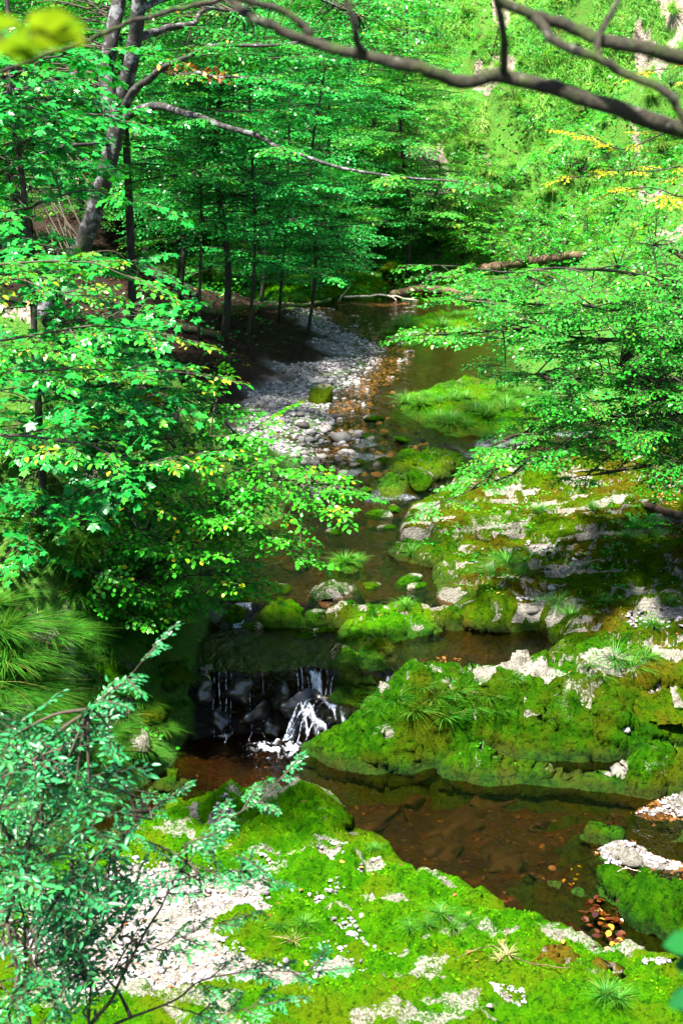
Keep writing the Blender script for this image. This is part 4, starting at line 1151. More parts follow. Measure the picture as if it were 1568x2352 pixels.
MOSSCOL = {'bright_moss_rock': ('moss_shoots_bright', [(0, (0.006, 0.04, 0.001)), (0.45, (0.035, 0.18, 0.001)), (0.8, (0.085, 0.28, 0.001)), (1, (0.20, 0.28, 0.004))]),
           'green_moss_rock': ('moss_shoots_green', [(0, (0.003, 0.018, 0.001)), (0.45, (0.016, 0.09, 0.001)), (0.85, (0.05, 0.17, 0.001)), (1, (0.13, 0.14, 0.004))]),
           'olive_moss_rock': ('moss_shoots_olive', [(0, (0.006, 0.02, 0.001)), (0.45, (0.035, 0.09, 0.001)), (0.8, (0.085, 0.15, 0.001)), (1, (0.18, 0.12, 0.004))])}
AREAS = {'bright_moss_rock': [(9.2, 14.3, -3.2, 4.2, 3000, .013), (14.3, 18, -2, 2.5, 1800, .014), (18, 42, -3, 7, 260, .03)], 'green_moss_rock': [(10.5, 16.5, -1.2, 6, 2600, .014), (16.5, 26, -2, 4, 1200, .018)], 'olive_moss_rock': [(14.6, 24, -.5, 7, 1300, .017)]}
for mn, (nm, st) in MOSSCOL.items():
    mm = leaf_mat(nm, st, .25, .8, .02)
    for (y0, y1, x0, x1, dens, lf) in AREAS[mn]:
        n = int((y1 - y0) * (x1 - x0) * dens)
        X = RNG.uniform(x0, x1, n); Y = RNG.uniform(y0, y1, n)
        bb, zz, mi = bare_at(X, Y)
        names = np.array([e[4] for e in BARE] + [''])[mi]
        th = bb + .45 * fbm(X * 7, Y * 7, 231, 2) * .5
        ok = (names == mn) & (th < .60) & (fbm(X * 7, Y * 7, 236, 2) > -.35) & (zz > W(Y) + .03) & (np.abs(X) < .27 * Y + 1.2)
        X, Y, zz = X[ok], Y[ok], zz[ok]
        if len(X) < 10: continue
        r = np.random.default_rng(len(X)); m_ = len(X); a_ = r.uniform(0, 6.28, m_)
        D = np.stack([np.cos(a_) * .7, np.sin(a_) * .7, r.uniform(.3, 1.2, m_)], 1); N_ = np.stack([-np.cos(a_), -np.sin(a_), np.full(m_, .8)], 1)
        rn = np.clip(.47 + .30 * fbm(X * 2.1, Y * 2.6, 232, 3) + .34 * fbm(X * 9, Y * 9, 234, 3) + r.normal(0, .16, m_), 0, 1)
        V, L, T, R_ = expand('tiny', np.stack([X, Y, zz - .004], 1), D, N_, lf * r.uniform(.6, 1.6, m_) * (1 + .5 * fbm(X * 6, Y * 6, 235, 2)), rn)
        tag(link('moss', raw_mesh('moss', V, L, np.concatenate([[0], np.cumsum(T)[:-1]]), T, {'rnd': R_}), mm), {'bright': 'bright green moss cushions', 'green_': 'dark green moss cushions', 'olive_': 'olive yellow moss cushions'}[mn[:6]] + ' growing on the stream rocks', 'moss', kind='stuff')


# fallen leaves
def leaf_litter(name, label, mat, X, Y, leaf, seed, lift=.012):
    r = np.random.default_rng(seed); n = len(X)
    a = r.uniform(0, 6.28, n)
    zz = np.maximum(surf(X, Y), W(Y) - .02) + lift
    D = np.stack([np.cos(a), np.sin(a), r.normal(0, .2, n)], 1); N = np.stack([r.normal(0, .35, n), r.normal(0, .35, n), np.ones(n)], 1)
    V, L, T, R = expand('beech', np.stack([X, Y, zz], 1), D, N, leaf * r.uniform(.7, 1.2, n), r.random(n))
    return tag(link(name, raw_mesh(name, V, L, np.concatenate([[0], np.cumsum(T)[:-1]]), T, {'rnd': R}), mat), label, 'leaves', kind='stuff')


n = 420
Y = RNG.uniform(9.2, 22, n); X = RNG.uniform(-3, 5.5, n)
ok = surf(X, Y) > W(Y) + .03
leaf_litter('fallen_leaves', 'scattered rust brown fallen leaves on the mossy rocks', M['deadleaf'], X[ok], Y[ok], .055, 71)
n = 9000
Y = RNG.uniform(24, 48, n); X = xl(Y) - RNG.uniform(2.4, 12, n)
leaf_litter('fallen_leaves', 'brown leaf litter covering the shaded wood floor', M['wet_shade_leaf'], X, Y, .10, 72)  # dark leaf colour stands in for the canopy's shade
X, Y = scatter_poly([(1330, 2080, 0), (1400, 2060, 0), (1440, 2090, 0), (1450, 2150, 0), (1420, 2175, 0), (1360, 2160, 0)], 300)
leaf_litter('leaf_jam', 'jam of wet dark red leaves at the pool outflow', M['wet_shade_leaf'], X, Y, .085, 73, .03)
X, Y = scatter_poly([(1480, 1130, 1.4), (1600, 1100, 1.4), (1700, 1300, 1.3), (1520, 1240, 1.3)], 160)
leaf_litter('fallen_leaves', 'pinkish brown leaf litter at the foot of the right slope', M['deadleaf'], X, Y, .06, 74)
X, Y = scatter_poly([(1340, 1950, 0), (1420, 2000, 0), (1350, 2040, 0), (1270, 2010, 0)], 40)
leaf_litter('fallen_leaves', 'yellow leaves floating at the edge of the brown pool', M['yellow'], X, Y, .05, 75)

wrock = [boulder_mesh(480 + i, ICO3, .95, .5, 7) for i in range(3)]
for m_ in wrock: m_.materials.append(M['wetrock'])
for i, (px, py, s) in enumerate([(455, 1590, .20), (545, 1600, .22), (590, 1640, .18), (640, 1600, .20), (500, 1660, .15), (690, 1625, .22), (730, 1600, .18), (620, 1680, .13)]):
    put_stone('wet_rock', wrock[i % 3], hit(px, py, 12), s, 'black wet rock in the face of the small waterfall', 'rock', 'wet rocks of the waterfall face', sink=.55)
for i, (px, py, s) in enumerate([(770, 1222, .12), (868, 1180, .16), (905, 1168, .12), (650, 1352, .13), (852, 1345, .12), (935, 1335, .16), (872, 1062, .15), (842, 1003, .14), (862, 962, .18), (822, 1062, .13), (745, 1446, .12), (700, 1462, .10), (960, 1345, .12), (890, 1210, .10), (905, 1100, .15), (930, 1010, .16), (845, 1125, .12), (800, 1385, .10)]):
    p_ = at_w(px, py); o = put_stone('mossy_stone', bmoss[i % 4], p_, s, 'small low mossy stone breaking the surface of the middle stream', 'stone', 'mossy stones in the middle stream', sink=.5)
    o.location.z = float(p_[2]) - s * .12; o.scale = (s * 1.3, s, s * .75)

# ------------------------------------------------------------------ threads of falling water
wf = thing('waterfall', 'small two step fall of thin white water threads over black wet rock', 'waterfall', tuple(Pz(620, 1600, .4)))
wo = np.array(wf.location)
r_ = np.random.default_rng(88)


def fz_(x, y):
    return max(float(fall(np.array([x]), np.array([y]))[0]), float(terrain(np.array([x]), np.array([y]))[0]))


def thread(mb, px, py, dpx, y0, y1, wid, n=18):
    x = Pz(px, py, .68)[0]; x1 = x + dpx / 196.0
    q = []
    off = .22 * float(fbm(np.array([x * 1.3]), np.array([0.0]), 77, 4)[0])
    for k in np.linspace(0, 1, n):
        y = y0 + off + (y1 - y0) * k ** 1.2; xx = x + (x1 - x) * k + .012 * math.sin(9 * k + px)
        q.append([xx, y, fz_(xx, y) + .012])
    q = np.array(q); q[:, 1] -= .02
    w_ = wid * (.45 if wid < .0145 else .6) * (.35 + .9 * np.abs(np.sin(np.linspace(0, 5, n) + px))) * (1 + .5 * r_.normal(0, .4, n))
    w_ = np.clip(w_, .002, None); w_[-1] *= .3; w_[0] *= .4
    V = np.concatenate([q + np.stack([w_, 0 * w_, 0 * w_ + .0], 1), q - np.stack([w_, 0 * w_, 0 * w_], 1), q + np.stack([0 * w_, -.35 * w_, .5 * w_], 1)]) - wo
    i = np.arange(n - 1); f1 = np.stack([i, i + 2 * n, i + 2 * n + 1, i + 1], 1); f2 = np.stack([i + 2 * n, i + n, i + n + 1, i + 2 * n + 1], 1)
    mb.add(V, np.concatenate([f1, f2]).ravel(), np.full(2 * n - 2, 4), r_.random())


M['spray'] = None
t_ = NT('white_water_thread')
al = t_.step(t_.noise(34, 4, .7, t_.pos((1.6, 1.0, .35))), .40, .66, .0, .75)
p_ = t_.n('ShaderNodeBsdfPrincipled', {'Base Color': (0.55, 0.63, 0.78, 1), 'Roughness': .3})
M['spray'] = t_.surf(t_.n('ShaderNodeMixShader', {0: al, 1: t_.n('ShaderNodeBsdfTransparent').outputs[0], 2: p_.outputs[0]}).outputs[0])
for nm, lst in (('left_threads', [(476, 1542, -4, 15.48, 15.30, .012), (490, 1545, 2, 15.48, 15.15, .010), (505, 1548, 0, 15.48, 15.32, .010), (516, 1550, 4, 15.48, 15.02, .014), (528, 1550, 3, 15.48, 15.2, .007), (575, 1553, 0, 15.48, 15.1, .006), (602, 1553, 4, 15.48, 15.2, .006)]),
                ('upper_step', [(682, 1552, 0, 15.48, 15.34, .012), (694, 1550, -4, 15.48, 15.33, .010), (706, 1549, 0, 15.48, 15.34, .008), (722, 1548, -3, 15.48, 15.33, .012), (738, 1546, -4, 15.48, 15.33, .009), (752, 1545, -6, 15.48, 15.33, .012), (766, 1545, -8, 15.48, 15.34, .010)]),
                ('lower_chute', [(740, 1546, -60, 15.34, 14.95, .018), (725, 1546, -62, 15.32, 14.92, .022), (705, 1548, -52, 15.32, 14.90, .024), (690, 1548, -45, 15.32, 14.88, .016), (675, 1550, -30, 15.34, 14.88, .012), (755, 1546, -50, 15.32, 15.05, .012)])):
    mb = MB()
    for a_ in lst: thread(mb, *a_)
    mb.build('water_threads', M['spray'], wf)

# ------------------------------------------------------------------ trees, shrubs, branches
def inpoly(px, py, poly):
    return sdf_poly(np.array([px], float), np.array([py], float), np.array(poly, float))[0] > 0


def pxcurve(pts, n=24):
    """[(px, py, Y)...] -> smooth world polyline"""
    return curve([PY(*p) for p in pts], n)


class Plant:
    """thing with branch meshes and one foliage mesh"""
    def __init__(s, name, label, cat, loc, tpl, seed, group=None):
        s.root = thing(name, label, cat, tuple(float(v) for v in loc), group)
        s.r = np.random.default_rng(seed)
        s.fol = Foliage(tpl, s.r); s.sk = []; s.off = np.asarray(loc, float)

    def limb(s, name, pts, r0, r1, mat, sides=8, wob=0.0, skel=True, rough=.15, seed=1, power=1.0):
        p = np.asarray(pts, float)
        if wob: p = wobble(p, wob, seed)
        mb = MB(); mb.tube(p - s.off, r0 + (r1 - r0) * np.linspace(0, 1, len(p)) ** power, sides, .5, rough)
        o = mb.build(name, mat, s.root)
        if skel: s.sk.append(p)
        return p

    def fill(s, poly, Yr, n, sprays, bias=(0, 0, 0), sc=(.8, 1.2), tone=(.2, .7), up_j=.25, pitch=(-.05, .15), twigs=2, fac=.6, toneY=None):
        sk = np.concatenate(s.sk)
        P = np.array(poly, float); lo, hi = P.min(0), P.max(0)
        k = 0
        while k < n:
            px, py = s.r.uniform(lo[0], hi[0]), s.r.uniform(lo[1], hi[1])
            if not inpoly(px, py, P): continue
            Y = s.r.uniform(*Yr); c = PY(px, py, Y)
            i = int(np.argmin(((sk - c) ** 2).sum(1) * (1 + .3 * s.r.random(len(sk)))))
            d = c - sk[i]; L = np.linalg.norm(d)
            d = d / (L + 1e-6) * fac + np.asarray(bias, float) + s.r.normal(0, .28, 3)
            d[2] = s.r.uniform(*pitch) * np.linalg.norm(d[:2])
            d /= np.linalg.norm(d)
            scl = s.r.uniform(*sc); Ls = np.linalg.norm(sprays[0].tw[0][0][-1]) * scl
            o = c - d * Ls * .45
            mid = (sk[i] + o) / 2 + np.array([0, 0, .08 * L])
            s.fol.tw.tube(curve([sk[i], mid, o], 8), np.linspace(.012, .005, 8) if L > .3 else .005, 4)
            s.fol.add(sprays, o, d, (s.r.normal(0, up_j), s.r.normal(0, up_j) - .05, 1), scl, twigs, s.r.uniform(*tone))
            k += 1

    def along(s, pts, every, sprays, sc=(.7, 1.1), tone=(.2, .7), start=.2, up_j=.2, side=.85, twigs=2, rise=.1):
        p = np.asarray(pts); seg = np.linalg.norm(np.diff(p, axis=0), axis=1); cum = np.concatenate([[0], np.cumsum(seg)])
        u = cum[-1] * start; sg = 1
        while u < cum[-1]:
            o = np.array([np.interp(u, cum, p[:, j]) for j in range(3)])
            k = min(len(seg) - 1, max(0, int(np.searchsorted(cum, u) - 1))); tg = (p[k + 1] - p[k]) / (seg[k] + 1e-9)
            sd = np.cross(tg, [0, 0, 1]); sd /= np.linalg.norm(sd) + 1e-9
            d = tg * .6 + sg * side * sd + s.r.normal(0, .2, 3); d[2] = s.r.normal(rise * .3, .12)
            s.fol.add(sprays, o, d, (s.r.normal(0, up_j), s.r.normal(0, up_j), 1), s.r.uniform(*sc) * (1.1 - .5 * u / cum[-1]), twigs, s.r.uniform(*tone))
            u += every * s.r.uniform(.6, 1.4); sg = -sg
        d = p[-1] - p[-2]
        s.fol.add(sprays, p[-1], d, (0, 0, 1), s.r.uniform(*sc) * .8, twigs, s.r.uniform(*tone))

    def done(s, leafmat, twigmat=None, leaf_name='foliage'):
        for a in range(len(s.fol.A)):
            q = s.fol.A[a]; s.fol.A[a] = (q[0] - s.off,) + q[1:]
        f = s.fol.build(leaf_name, leafmat, s.root)
        if s.fol.tw.n:
            s.fol.tw.V = [v - s.off for v in s.fol.tw.V]
            s.fol.tw.build('twigs', twigmat or M['twig'], s.root)
        return s.root


# --- overhead boughs close to the camera
def overhead(name, label, main, r0, r1, forks, seed):
    p = pxcurve(main, 60); off = p[0]
    t = thing(name, label, 'branch', tuple(off))
    p = wobble(p, .006, seed, 4)
    mb = MB(); k = np.linspace(0, 1, len(p))
    mb.tube(p - off, (r0 + (r1 - r0) * k) * (1 + .10 * gn(k * 26, 0 * k, seed)), 12, .5, .12); mb.build('bough', M['bark_branch'], t)
    for fk, a, b in forks:
        q = wobble(pxcurve(fk, 30), .008, seed + len(fk), 3); mb = MB(); kk = np.linspace(0, 1, len(q))
        mb.tube(q - off, (a + (b - a) * kk) * (1 + .12 * gn(kk * 14, 0 * kk, seed + 3)), 10, .5, .12); mb.build('side_branch', M['bark_branch'], t)
    return t


overhead('overhanging_branch', 'long bare mossy branch sweeping across the whole top in front of the trees',
         [(1760, 360, 3.1), (1568, 298, 3.1), (1440, 252, 3.1), (1300, 208, 3.15), (1165, 174, 3.2), (1060, 182, 3.2), (960, 155, 3.2), (850, 128, 3.25), (700, 90, 3.3), (590, 44, 3.3), (535, 0, 3.35), (470, -60, 3.4)], .0200, .0085,
         [([(712, 92, 3.3), (702, 64, 3.3), (650, 24, 3.3), (565, -2, 3.3), (480, -30, 3.3)], .0105, .007), ([(842, 127, 3.25), (820, 95, 3.22), (813, 50, 3.2), (794, -5, 3.2), (780, -60, 3.2)], .0085, .006), ([(1155, 172, 3.2), (1158, 110, 3.15), (1153, 60, 3.12), (1138, -10, 3.1), (1120, -60, 3.1)], .0095, .007)], 1)
overhead('overhanging_branch', 'forked bare branch crossing the upper right corner above the longer one',
         [(1760, 170, 3.0), (1568, 134, 3.0), (1484, 110, 3.0), (1394, 94, 3.05), (1324, 66, 3.1), (1259, 46, 3.1), (1209, 30, 3.1), (1149, -2, 3.1), (1080, -60, 3.1)], .0165, .010,
         [([(1225, 38, 3.1), (1250, 62, 3.08), (1274, 96, 3.05), (1369, 130, 3.0), (1429, 165, 3.0), (1524, 206, 2.95), (1568, 266, 2.95), (1640, 380, 2.9)], .0105, .0085), ([(1375, 128, 3.0), (1371, 100, 3.02), (1384, 65, 3.05), (1419, 0, 3.1), (1440, -60, 3.1)], .0075, .0055)], 2)
overhead('overhanging_branch', 'thin dark branch rising from the upper left corner under the pale leaves',
         [(-120, 210, 4.6), (0, 166, 4.6), (100, 128, 4.6), (200, 92, 4.6), (280, 56, 4.6), (380, 26, 4.6), (480, 4, 4.6), (580, -40, 4.6)], .0045, .0085,
         [([(200, 92, 4.6), (150, 60, 4.6), (90, 52, 4.6), (0, 40, 4.6), (-100, 50, 4.6)], .004, .002)], 3)

# --- out of focus leaves close to the camera
def near_leaves(name, label, stem, leaves, mat, tpl, size, seed):
    p = pxcurve(stem, 16); t = thing(name, label, 'leaves', tuple(p[0])); r = np.random.default_rng(seed)
    mb = MB(); mb.tube(p - p[0], np.linspace(.0025, .0012, len(p)), 6); mb.build('stem', M['twig'], t)
    P = np.array([PY(a, b, Y) for a, b, Y, *_ in leaves]) - p[0]
    D = np.array([[math.cos(an), r.normal(0, .3), math.sin(an)] for *_, an in leaves]); N = np.array([[r.normal(0, .25), -.75, .7]] * len(leaves)) + r.normal(0, .15, (len(leaves), 3))
    for q in P:
        j = int(np.argmin(((p - p[0] - q) ** 2).sum(1))); mb = MB()
    for q in range(len(P)):
        V, L, T, R = expand(tpl, P[q:q + 1], D[q:q + 1], N[q:q + 1], np.array([size * r.uniform(.8, 1.15)]), r.random(1))
        link('leaf', raw_mesh('leaf', V, L, np.concatenate([[0], np.cumsum(T)[:-1]]), T, {'rnd': R}), mat, t)
    return t


near_leaves('leafy_twig', 'blurred lime yellow leaves close to the lens in the upper left corner', [(-120, 95, 1.5), (-20, 88, 1.5), (60, 82, 1.5), (130, 75, 1.5)],
            [(-40, 95, 1.5, -.2), (-40, 75, 1.52, .25), (10, 85, 1.48, -.15), (20, 92, 1.5, .2), (60, 80, 1.5, .1), (70, 70, 1.5, -.2), (90, 60, 1.5, .35), (110, 75, 1.5, 0.05), (120, 66, 1.52, .1), (-20, 60, 1.5, .3), (5, 105, 1.5, -.3), (45, 98, 1.5, -.2), (95, 88, 1.5, -.15), (60, 60, 1.5, .4), (130, 84, 1.5, -.1), (-60, 110, 1.5, -.3)], M['lime'], 'hazel', .033, 5)
near_leaves('leafy_twig', 'blurred dark green leaves poking in at the lower right edge', [(1760, 2230, 1.9), (1660, 2215, 1.9), (1590, 2210, 1.9)],
            [(1600, 2170, 1.9, 3.3), (1610, 2215, 1.9, 3.5), (1590, 2290, 1.95, 3.0), (1620, 2290, 1.9, 3.3)], M['darkleaf'], 'hazel', .055, 6)

# --- twin stemmed grey tree on the left
gb = PY(40, 930, 20.5)
tree = Plant('beech_tree', 'tall twin stemmed tree with lichen spotted grey bark left of the wood', 'tree', gb, 'beech', 11)
tr = tree.limb('trunk', pxcurve([(40, 930, 20.5), (75, 800, 20.5), (112, 700, 20.4), (160, 605, 20.3), (197, 540, 20.2), (226, 450, 20.1), (250, 370, 20), (262, 305, 20), (268, 250, 20)], 40), .135, .115, M['bark_grey'], 12, .004)
tree.limb('stem', pxcurve([(262, 290, 20), (252, 240, 20), (243, 170, 20.1), (256, 90, 20.1), (272, 0, 20.2), (285, -120, 20.3)], 26), .11, .095, M['bark_grey'], 12, .006)
tree.limb('stem', pxcurve([(266, 285, 20), (282, 220, 19.9), (299, 150, 19.8), (311, 80, 19.7), (320, 0, 19.6), (334, -120, 19.5)], 26), .11, .09, M['bark_grey'], 12, .006)
bs = [
    ([(280, 275, 19.9), (320, 252, 19.6), (370, 245, 19.3), (415, 255, 19), (460, 272, 18.6), (510, 290, 18.3), (590, 310, 18), (630, 335, 17.8), (690, 355, 17.6), (784, 385, 17.3), (900, 405, 17), (1010, 412, 16.8)], .062, .010),
    ([(278, 262, 19.9), (298, 225, 19.7), (320, 195, 19.5), (340, 185, 19.4), (372, 158, 19.2), (425, 135, 18.9), (475, 110, 18.6), (550, 100, 18.3), (650, 102, 18), (740, 90, 17.7)], .065, .012),
    ([(372, 158, 19.2), (415, 172, 19), (460, 167, 18.8), (490, 176, 18.6), (545, 176, 18.4), (640, 186, 18)], .035, .010),
    ([(315, 90, 19.7), (345, 75, 19.9), (390, 62, 20.2), (440, 55, 20.5), (460, 28, 20.8), (490, 18, 21), (560, 30, 21.5)], .06, .015),
    ([(250, 120, 20), (200, 150, 19), (120, 190, 18), (20, 210, 17), (-60, 220, 16.5)], .04, .012),
    ([(262, 330, 20), (190, 330, 19.4), (100, 350, 18.8), (0, 390, 18.2)], .035, .010),
    ([(325, 20, 19.6), (420, -20, 20), (560, -30, 20.5), (700, -10, 21), (820, 30, 21.5)], .05, .012),
]
SP_B = lib('beech', 1.0, .075, 6, width=.55, droop=.10)
for i, (b, a, c) in enumerate(bs):
    q = tree.limb('bough', pxcurve(b, 34), a, c, M['bark_grey'], 8, .008, seed=i + 2, rough=.1)
    tree.along(q, .55 if i != 0 else .9, SP_B, (.7, 1.2), (.25, .75), .35)
tree.fill([(-40, -40), (1000, -40), (1010, 60), (900, 200), (700, 160), (520, 190), (360, 130), (330, 60), (240, 60), (200, 300), (-40, 420)], (20.6, 24.5), 170, SP_B, (.3, -.1, 0), tone=(.2, .75))
dl_ = Foliage('beech', tree.r)
for q_, n_ in ((PY(420, 150, 19), 16), (PY(470, 160, 18.8), 18), (PY(505, 176, 18.5), 14)):
    P_ = q_ + tree.r.normal(0, 1, (n_, 3)) * np.array([.16, .1, .04]) - tree.off
    dl_.A.append((P_, np.stack([tree.r.normal(0, .6, n_), tree.r.normal(0, .5, n_), np.full(n_, -.7)], 1), tree.r.normal(0, 1, (n_, 3)), np.full(n_, .09), tree.r.random(n_)))
dl_.build('dead_leaves', M['deadleaf'], tree.root)
tree.done(M['beech'])

# --- young sycamore on the left bank (near, large lobed leaves)
SP_M = lib('maple', .95, .115, 6, gap=.85, width=.5, droop=.2, tilt=.4)
g0 = hit(100, 1230)
t = Plant('sycamore_tree', 'young sycamore with broad lobed leaves filling the left side above the bank', 'tree', g0, 'maple', 12)
tk = t.limb('trunk', curve([g0, PY(95, 1050, g0[1] + .1), PY(80, 800, g0[1] + .3), PY(60, 500, g0[1] + .7), PY(20, 150, g0[1] + 1.2), PY(0, -150, g0[1] + 1.6)], 40), .05, .025, M['bark_dark'], 8, .01)
for i, b in enumerate([[(80, 800), (160, 760), (260, 740), (340, 720)], [(70, 640), (150, 600), (240, 590), (320, 610)], [(85, 930), (180, 900), (270, 880), (360, 900)], [(60, 480), (140, 450), (230, 440), (330, 470)], [(40, 330), (130, 280), (220, 260), (290, 280)], [(20, 180), (120, 130), (240, 110)],
                       [(90, 1020), (190, 1010), (300, 1040)], [(30, 260), (-20, 230), (-80, 240)], [(70, 700), (0, 690), (-80, 720)], [(90, 1000), (0, 1010), (-80, 1030)]]):
    q = t.limb('bough', pxcurve([(x, y, g0[1] + .4 - .25 * j) for j, (x, y) in enumerate(b)], 16), .018, .006, M['bark_dark'], 6, .02, seed=i)
    t.along(q, .35, SP_M, (.6, 1.0), (.15, .65), .3)
t.fill([(-50, 560), (60, 540), (200, 570), (330, 590), (350, 690), (390, 800), (380, 900), (330, 960), (350, 1050), (300, 1200), (120, 1290), (-50, 1330)], (g0[1] - 1.3, g0[1] + 1.2), 120, SP_M, (.3, -.3, 0), (.65, 1.05), (.12, .6))
t.fill([(-50, 40), (190, 60), (200, 300), (210, 330), (190, 420), (150, 480), (140, 560), (-50, 560)], (g0[1] - .6, g0[1] + 2.6), 75, SP_M, (.3, -.2, 0), (.65, 1.05), (.1, .6))
t.done(M['maple'])

# --- hazel spreading over the stream from the left bank
SP_H = lib('hazel', .75, .075, 6, gap=.8, width=.5, droop=.15, tilt=.35)
g0 = hit(300, 1330)
t = Plant('hazel_bush', 'bright green hazel bush spreading its round leaves from the left bank over the stream', 'bush', g0, 'hazel', 13)
stems = [([(300, 1330), (288, 1290), (270, 1212), (275, 1130), (300, 1020), (380, 930)], .035, .010), ([(300, 1330), (360, 1260), (450, 1190), (560, 1130), (660, 1100), (790, 1120)], .022, .005), ([(300, 1330), (370, 1290), (470, 1240), (580, 1220), (690, 1270)], .02, .005),
         ([(300, 1330), (350, 1190), (420, 1060), (480, 960), (500, 900)], .022, .005), ([(300, 1330), (380, 1330), (470, 1320), (560, 1340)], .016, .004), ([(300, 1330), (230, 1310), (200, 1340), (210, 1400)], .014, .004), ([(420, 1060), (500, 1040), (560, 1000), (610, 965)], .012, .004), ([(275, 1130), (330, 1080), (420, 1050)], .012, .004)]
for i, (b, a, c) in enumerate(stems):
    q = t.limb('stem', pxcurve([(x, y, g0[1] - .12 * j) for j, (x, y) in enumerate(b)], 26), a, c, M['log_mossy'] if i == 0 else M['bark_dark'], 7, .012, seed=i + 5)
    t.along(q, .22, SP_H, (.5, .85), (.3, .75), .35)
t.fill([(200, 1120), (330, 1020), (400, 900), (470, 870), (500, 890), (560, 935), (520, 990), (640, 985), (600, 1040), (700, 1050), (800, 1110), (835, 1150), (770, 1180), (690, 1200), (735, 1285), (650, 1300), (600, 1350), (520, 1400), (300, 1440), (220, 1400), (210, 1280)],
       (g0[1] - 1.1, g0[1] + .5), 170, SP_H, (.5, -.2, 0), (.55, .95), (.3, .8))
t.done(M['hazel'])

# --- beech sprays reaching in from the left edge, sunlight put into a paler leaf tone
SP_P = lib('beechnear', .9, .085, 5, gap=.72, width=.42, droop=.12, tilt=.3)
o0 = PY(-260, 900, 11.2)
t = Plant('beech_sapling', 'beech sapling at the left edge with pale sunlit layers of leaves', 'tree', (o0[0], o0[1], float(surf(o0[0:1], o0[1:2])[0])), 'beech', 14)
t.limb('trunk', curve([t.off, PY(-250, 1000, 11.2), PY(-230, 700, 11.2), PY(-240, 400, 11.2)], 20), .04, .02, M['bark_dark'])
for i, b in enumerate([[(-235, 640), (-100, 620), (60, 600), (200, 606), (300, 640)], [(-240, 800), (-80, 790), (100, 760), (250, 745), (370, 765)], [(-240, 900), (-60, 870), (100, 850), (280, 850), (410, 855)], [(-245, 1000), (0, 1000), (180, 1020), (300, 1060), (430, 1050)], [(-235, 560), (-50, 610), (100, 660), (190, 680)], [(-240, 780), (0, 810), (80, 800), (160, 810)]]):
    q = t.limb('bough', pxcurve([(x, y, 11.2 - .1 * j) for j, (x, y) in enumerate(b)], 24), .014, .004, M['twig'], 6, .012, seed=i)
    t.along(q, .17, SP_P, (.45, .8), (.55, .92), .35, .12)
t.done(M['beech'])

# --- small leaved privet bush at the lower left
SP_V = lib('privet', .55, .058, 6, gap=.55, width=.45, droop=.05, tilt=.55)
g0 = np.array([-1.35, 6.3, 0.0]); g0[2] = surf(g0[0:1], g0[1:2])[0]
t = Plant('privet_bush', 'glossy blue green privet bush with thin dark stems in the lower left corner', 'bush', g0, 'lance', 15)
for i, (b, a, c) in enumerate([([(15, 2120), (50, 1980), (85, 1880), (110, 1780), (150, 1700), (200, 1640)], .010, .003), ([(210, 2352), (260, 2290), (300, 2200), (370, 2080), (430, 1980), (500, 1900), (590, 1840), (640, 1795)], .009, .002),
                               ([(200, 2390), (280, 2345), (380, 2310), (450, 2260), (540, 2235), (640, 2230), (740, 2230)], .008, .002), ([(60, 2200), (120, 2080), (200, 1990), (300, 1900), (380, 1840)], .007, .002), ([(200, 1640), (250, 1590), (290, 1560), (330, 1515)], .003, .0015),
                               ([(20, 2330), (60, 2200), (40, 2050), (10, 1900), (-30, 1750)], .008, .003), ([(205, 2330), (205, 2260), (180, 2170), (140, 2100)], .006, .003), ([(430, 1980), (520, 2010), (600, 2020)], .003, .0015), ([(300, 2200), (420, 2150), (510, 2120)], .003, .0015), ([(380, 2310), (480, 2330), (600, 2310)], .003, .0015)]):
    q = t.limb('stem', pxcurve([(x, y, 6.1 + .03 * j) for j, (x, y) in enumerate(b)], 30), a, c, M['twig'], 6, .012, seed=i + 9)
    t.along(q, .085, SP_V, (.3, .55), (.2, .8), .25 if i not in (1, 2) else .5, .45, .7, 2, .5)
t.limb('stem', curve([g0, PY(15, 2120, 6.1)], 8), .012, .010, M['twig']); t.limb('stem', curve([g0, PY(210, 2352, 6.1)], 8), .012, .009, M['twig']); t.limb('stem', curve([g0, PY(20, 2330, 6.1)], 8), .012, .009, M['twig'])
t.fill([(-40, 1640), (60, 1660), (150, 1630), (220, 1640), (290, 1720), (260, 1830), (330, 1900), (300, 2000), (320, 2130), (280, 2250), (150, 2352), (-40, 2380)], (5.7, 6.7), 118, SP_V, (.2, -.2, .3), (.5, 1.0), (.1, .75), .5, (.0, .9))
t.fill([(330, 1900), (430, 1870), (560, 1920), (600, 2000), (480, 2060), (350, 2030)], (5.9, 6.4), 10, SP_V, (.3, -.1, .2), (.35, .6), (.3, .8), .5, (.0, .7))
t.done(M['privet'])

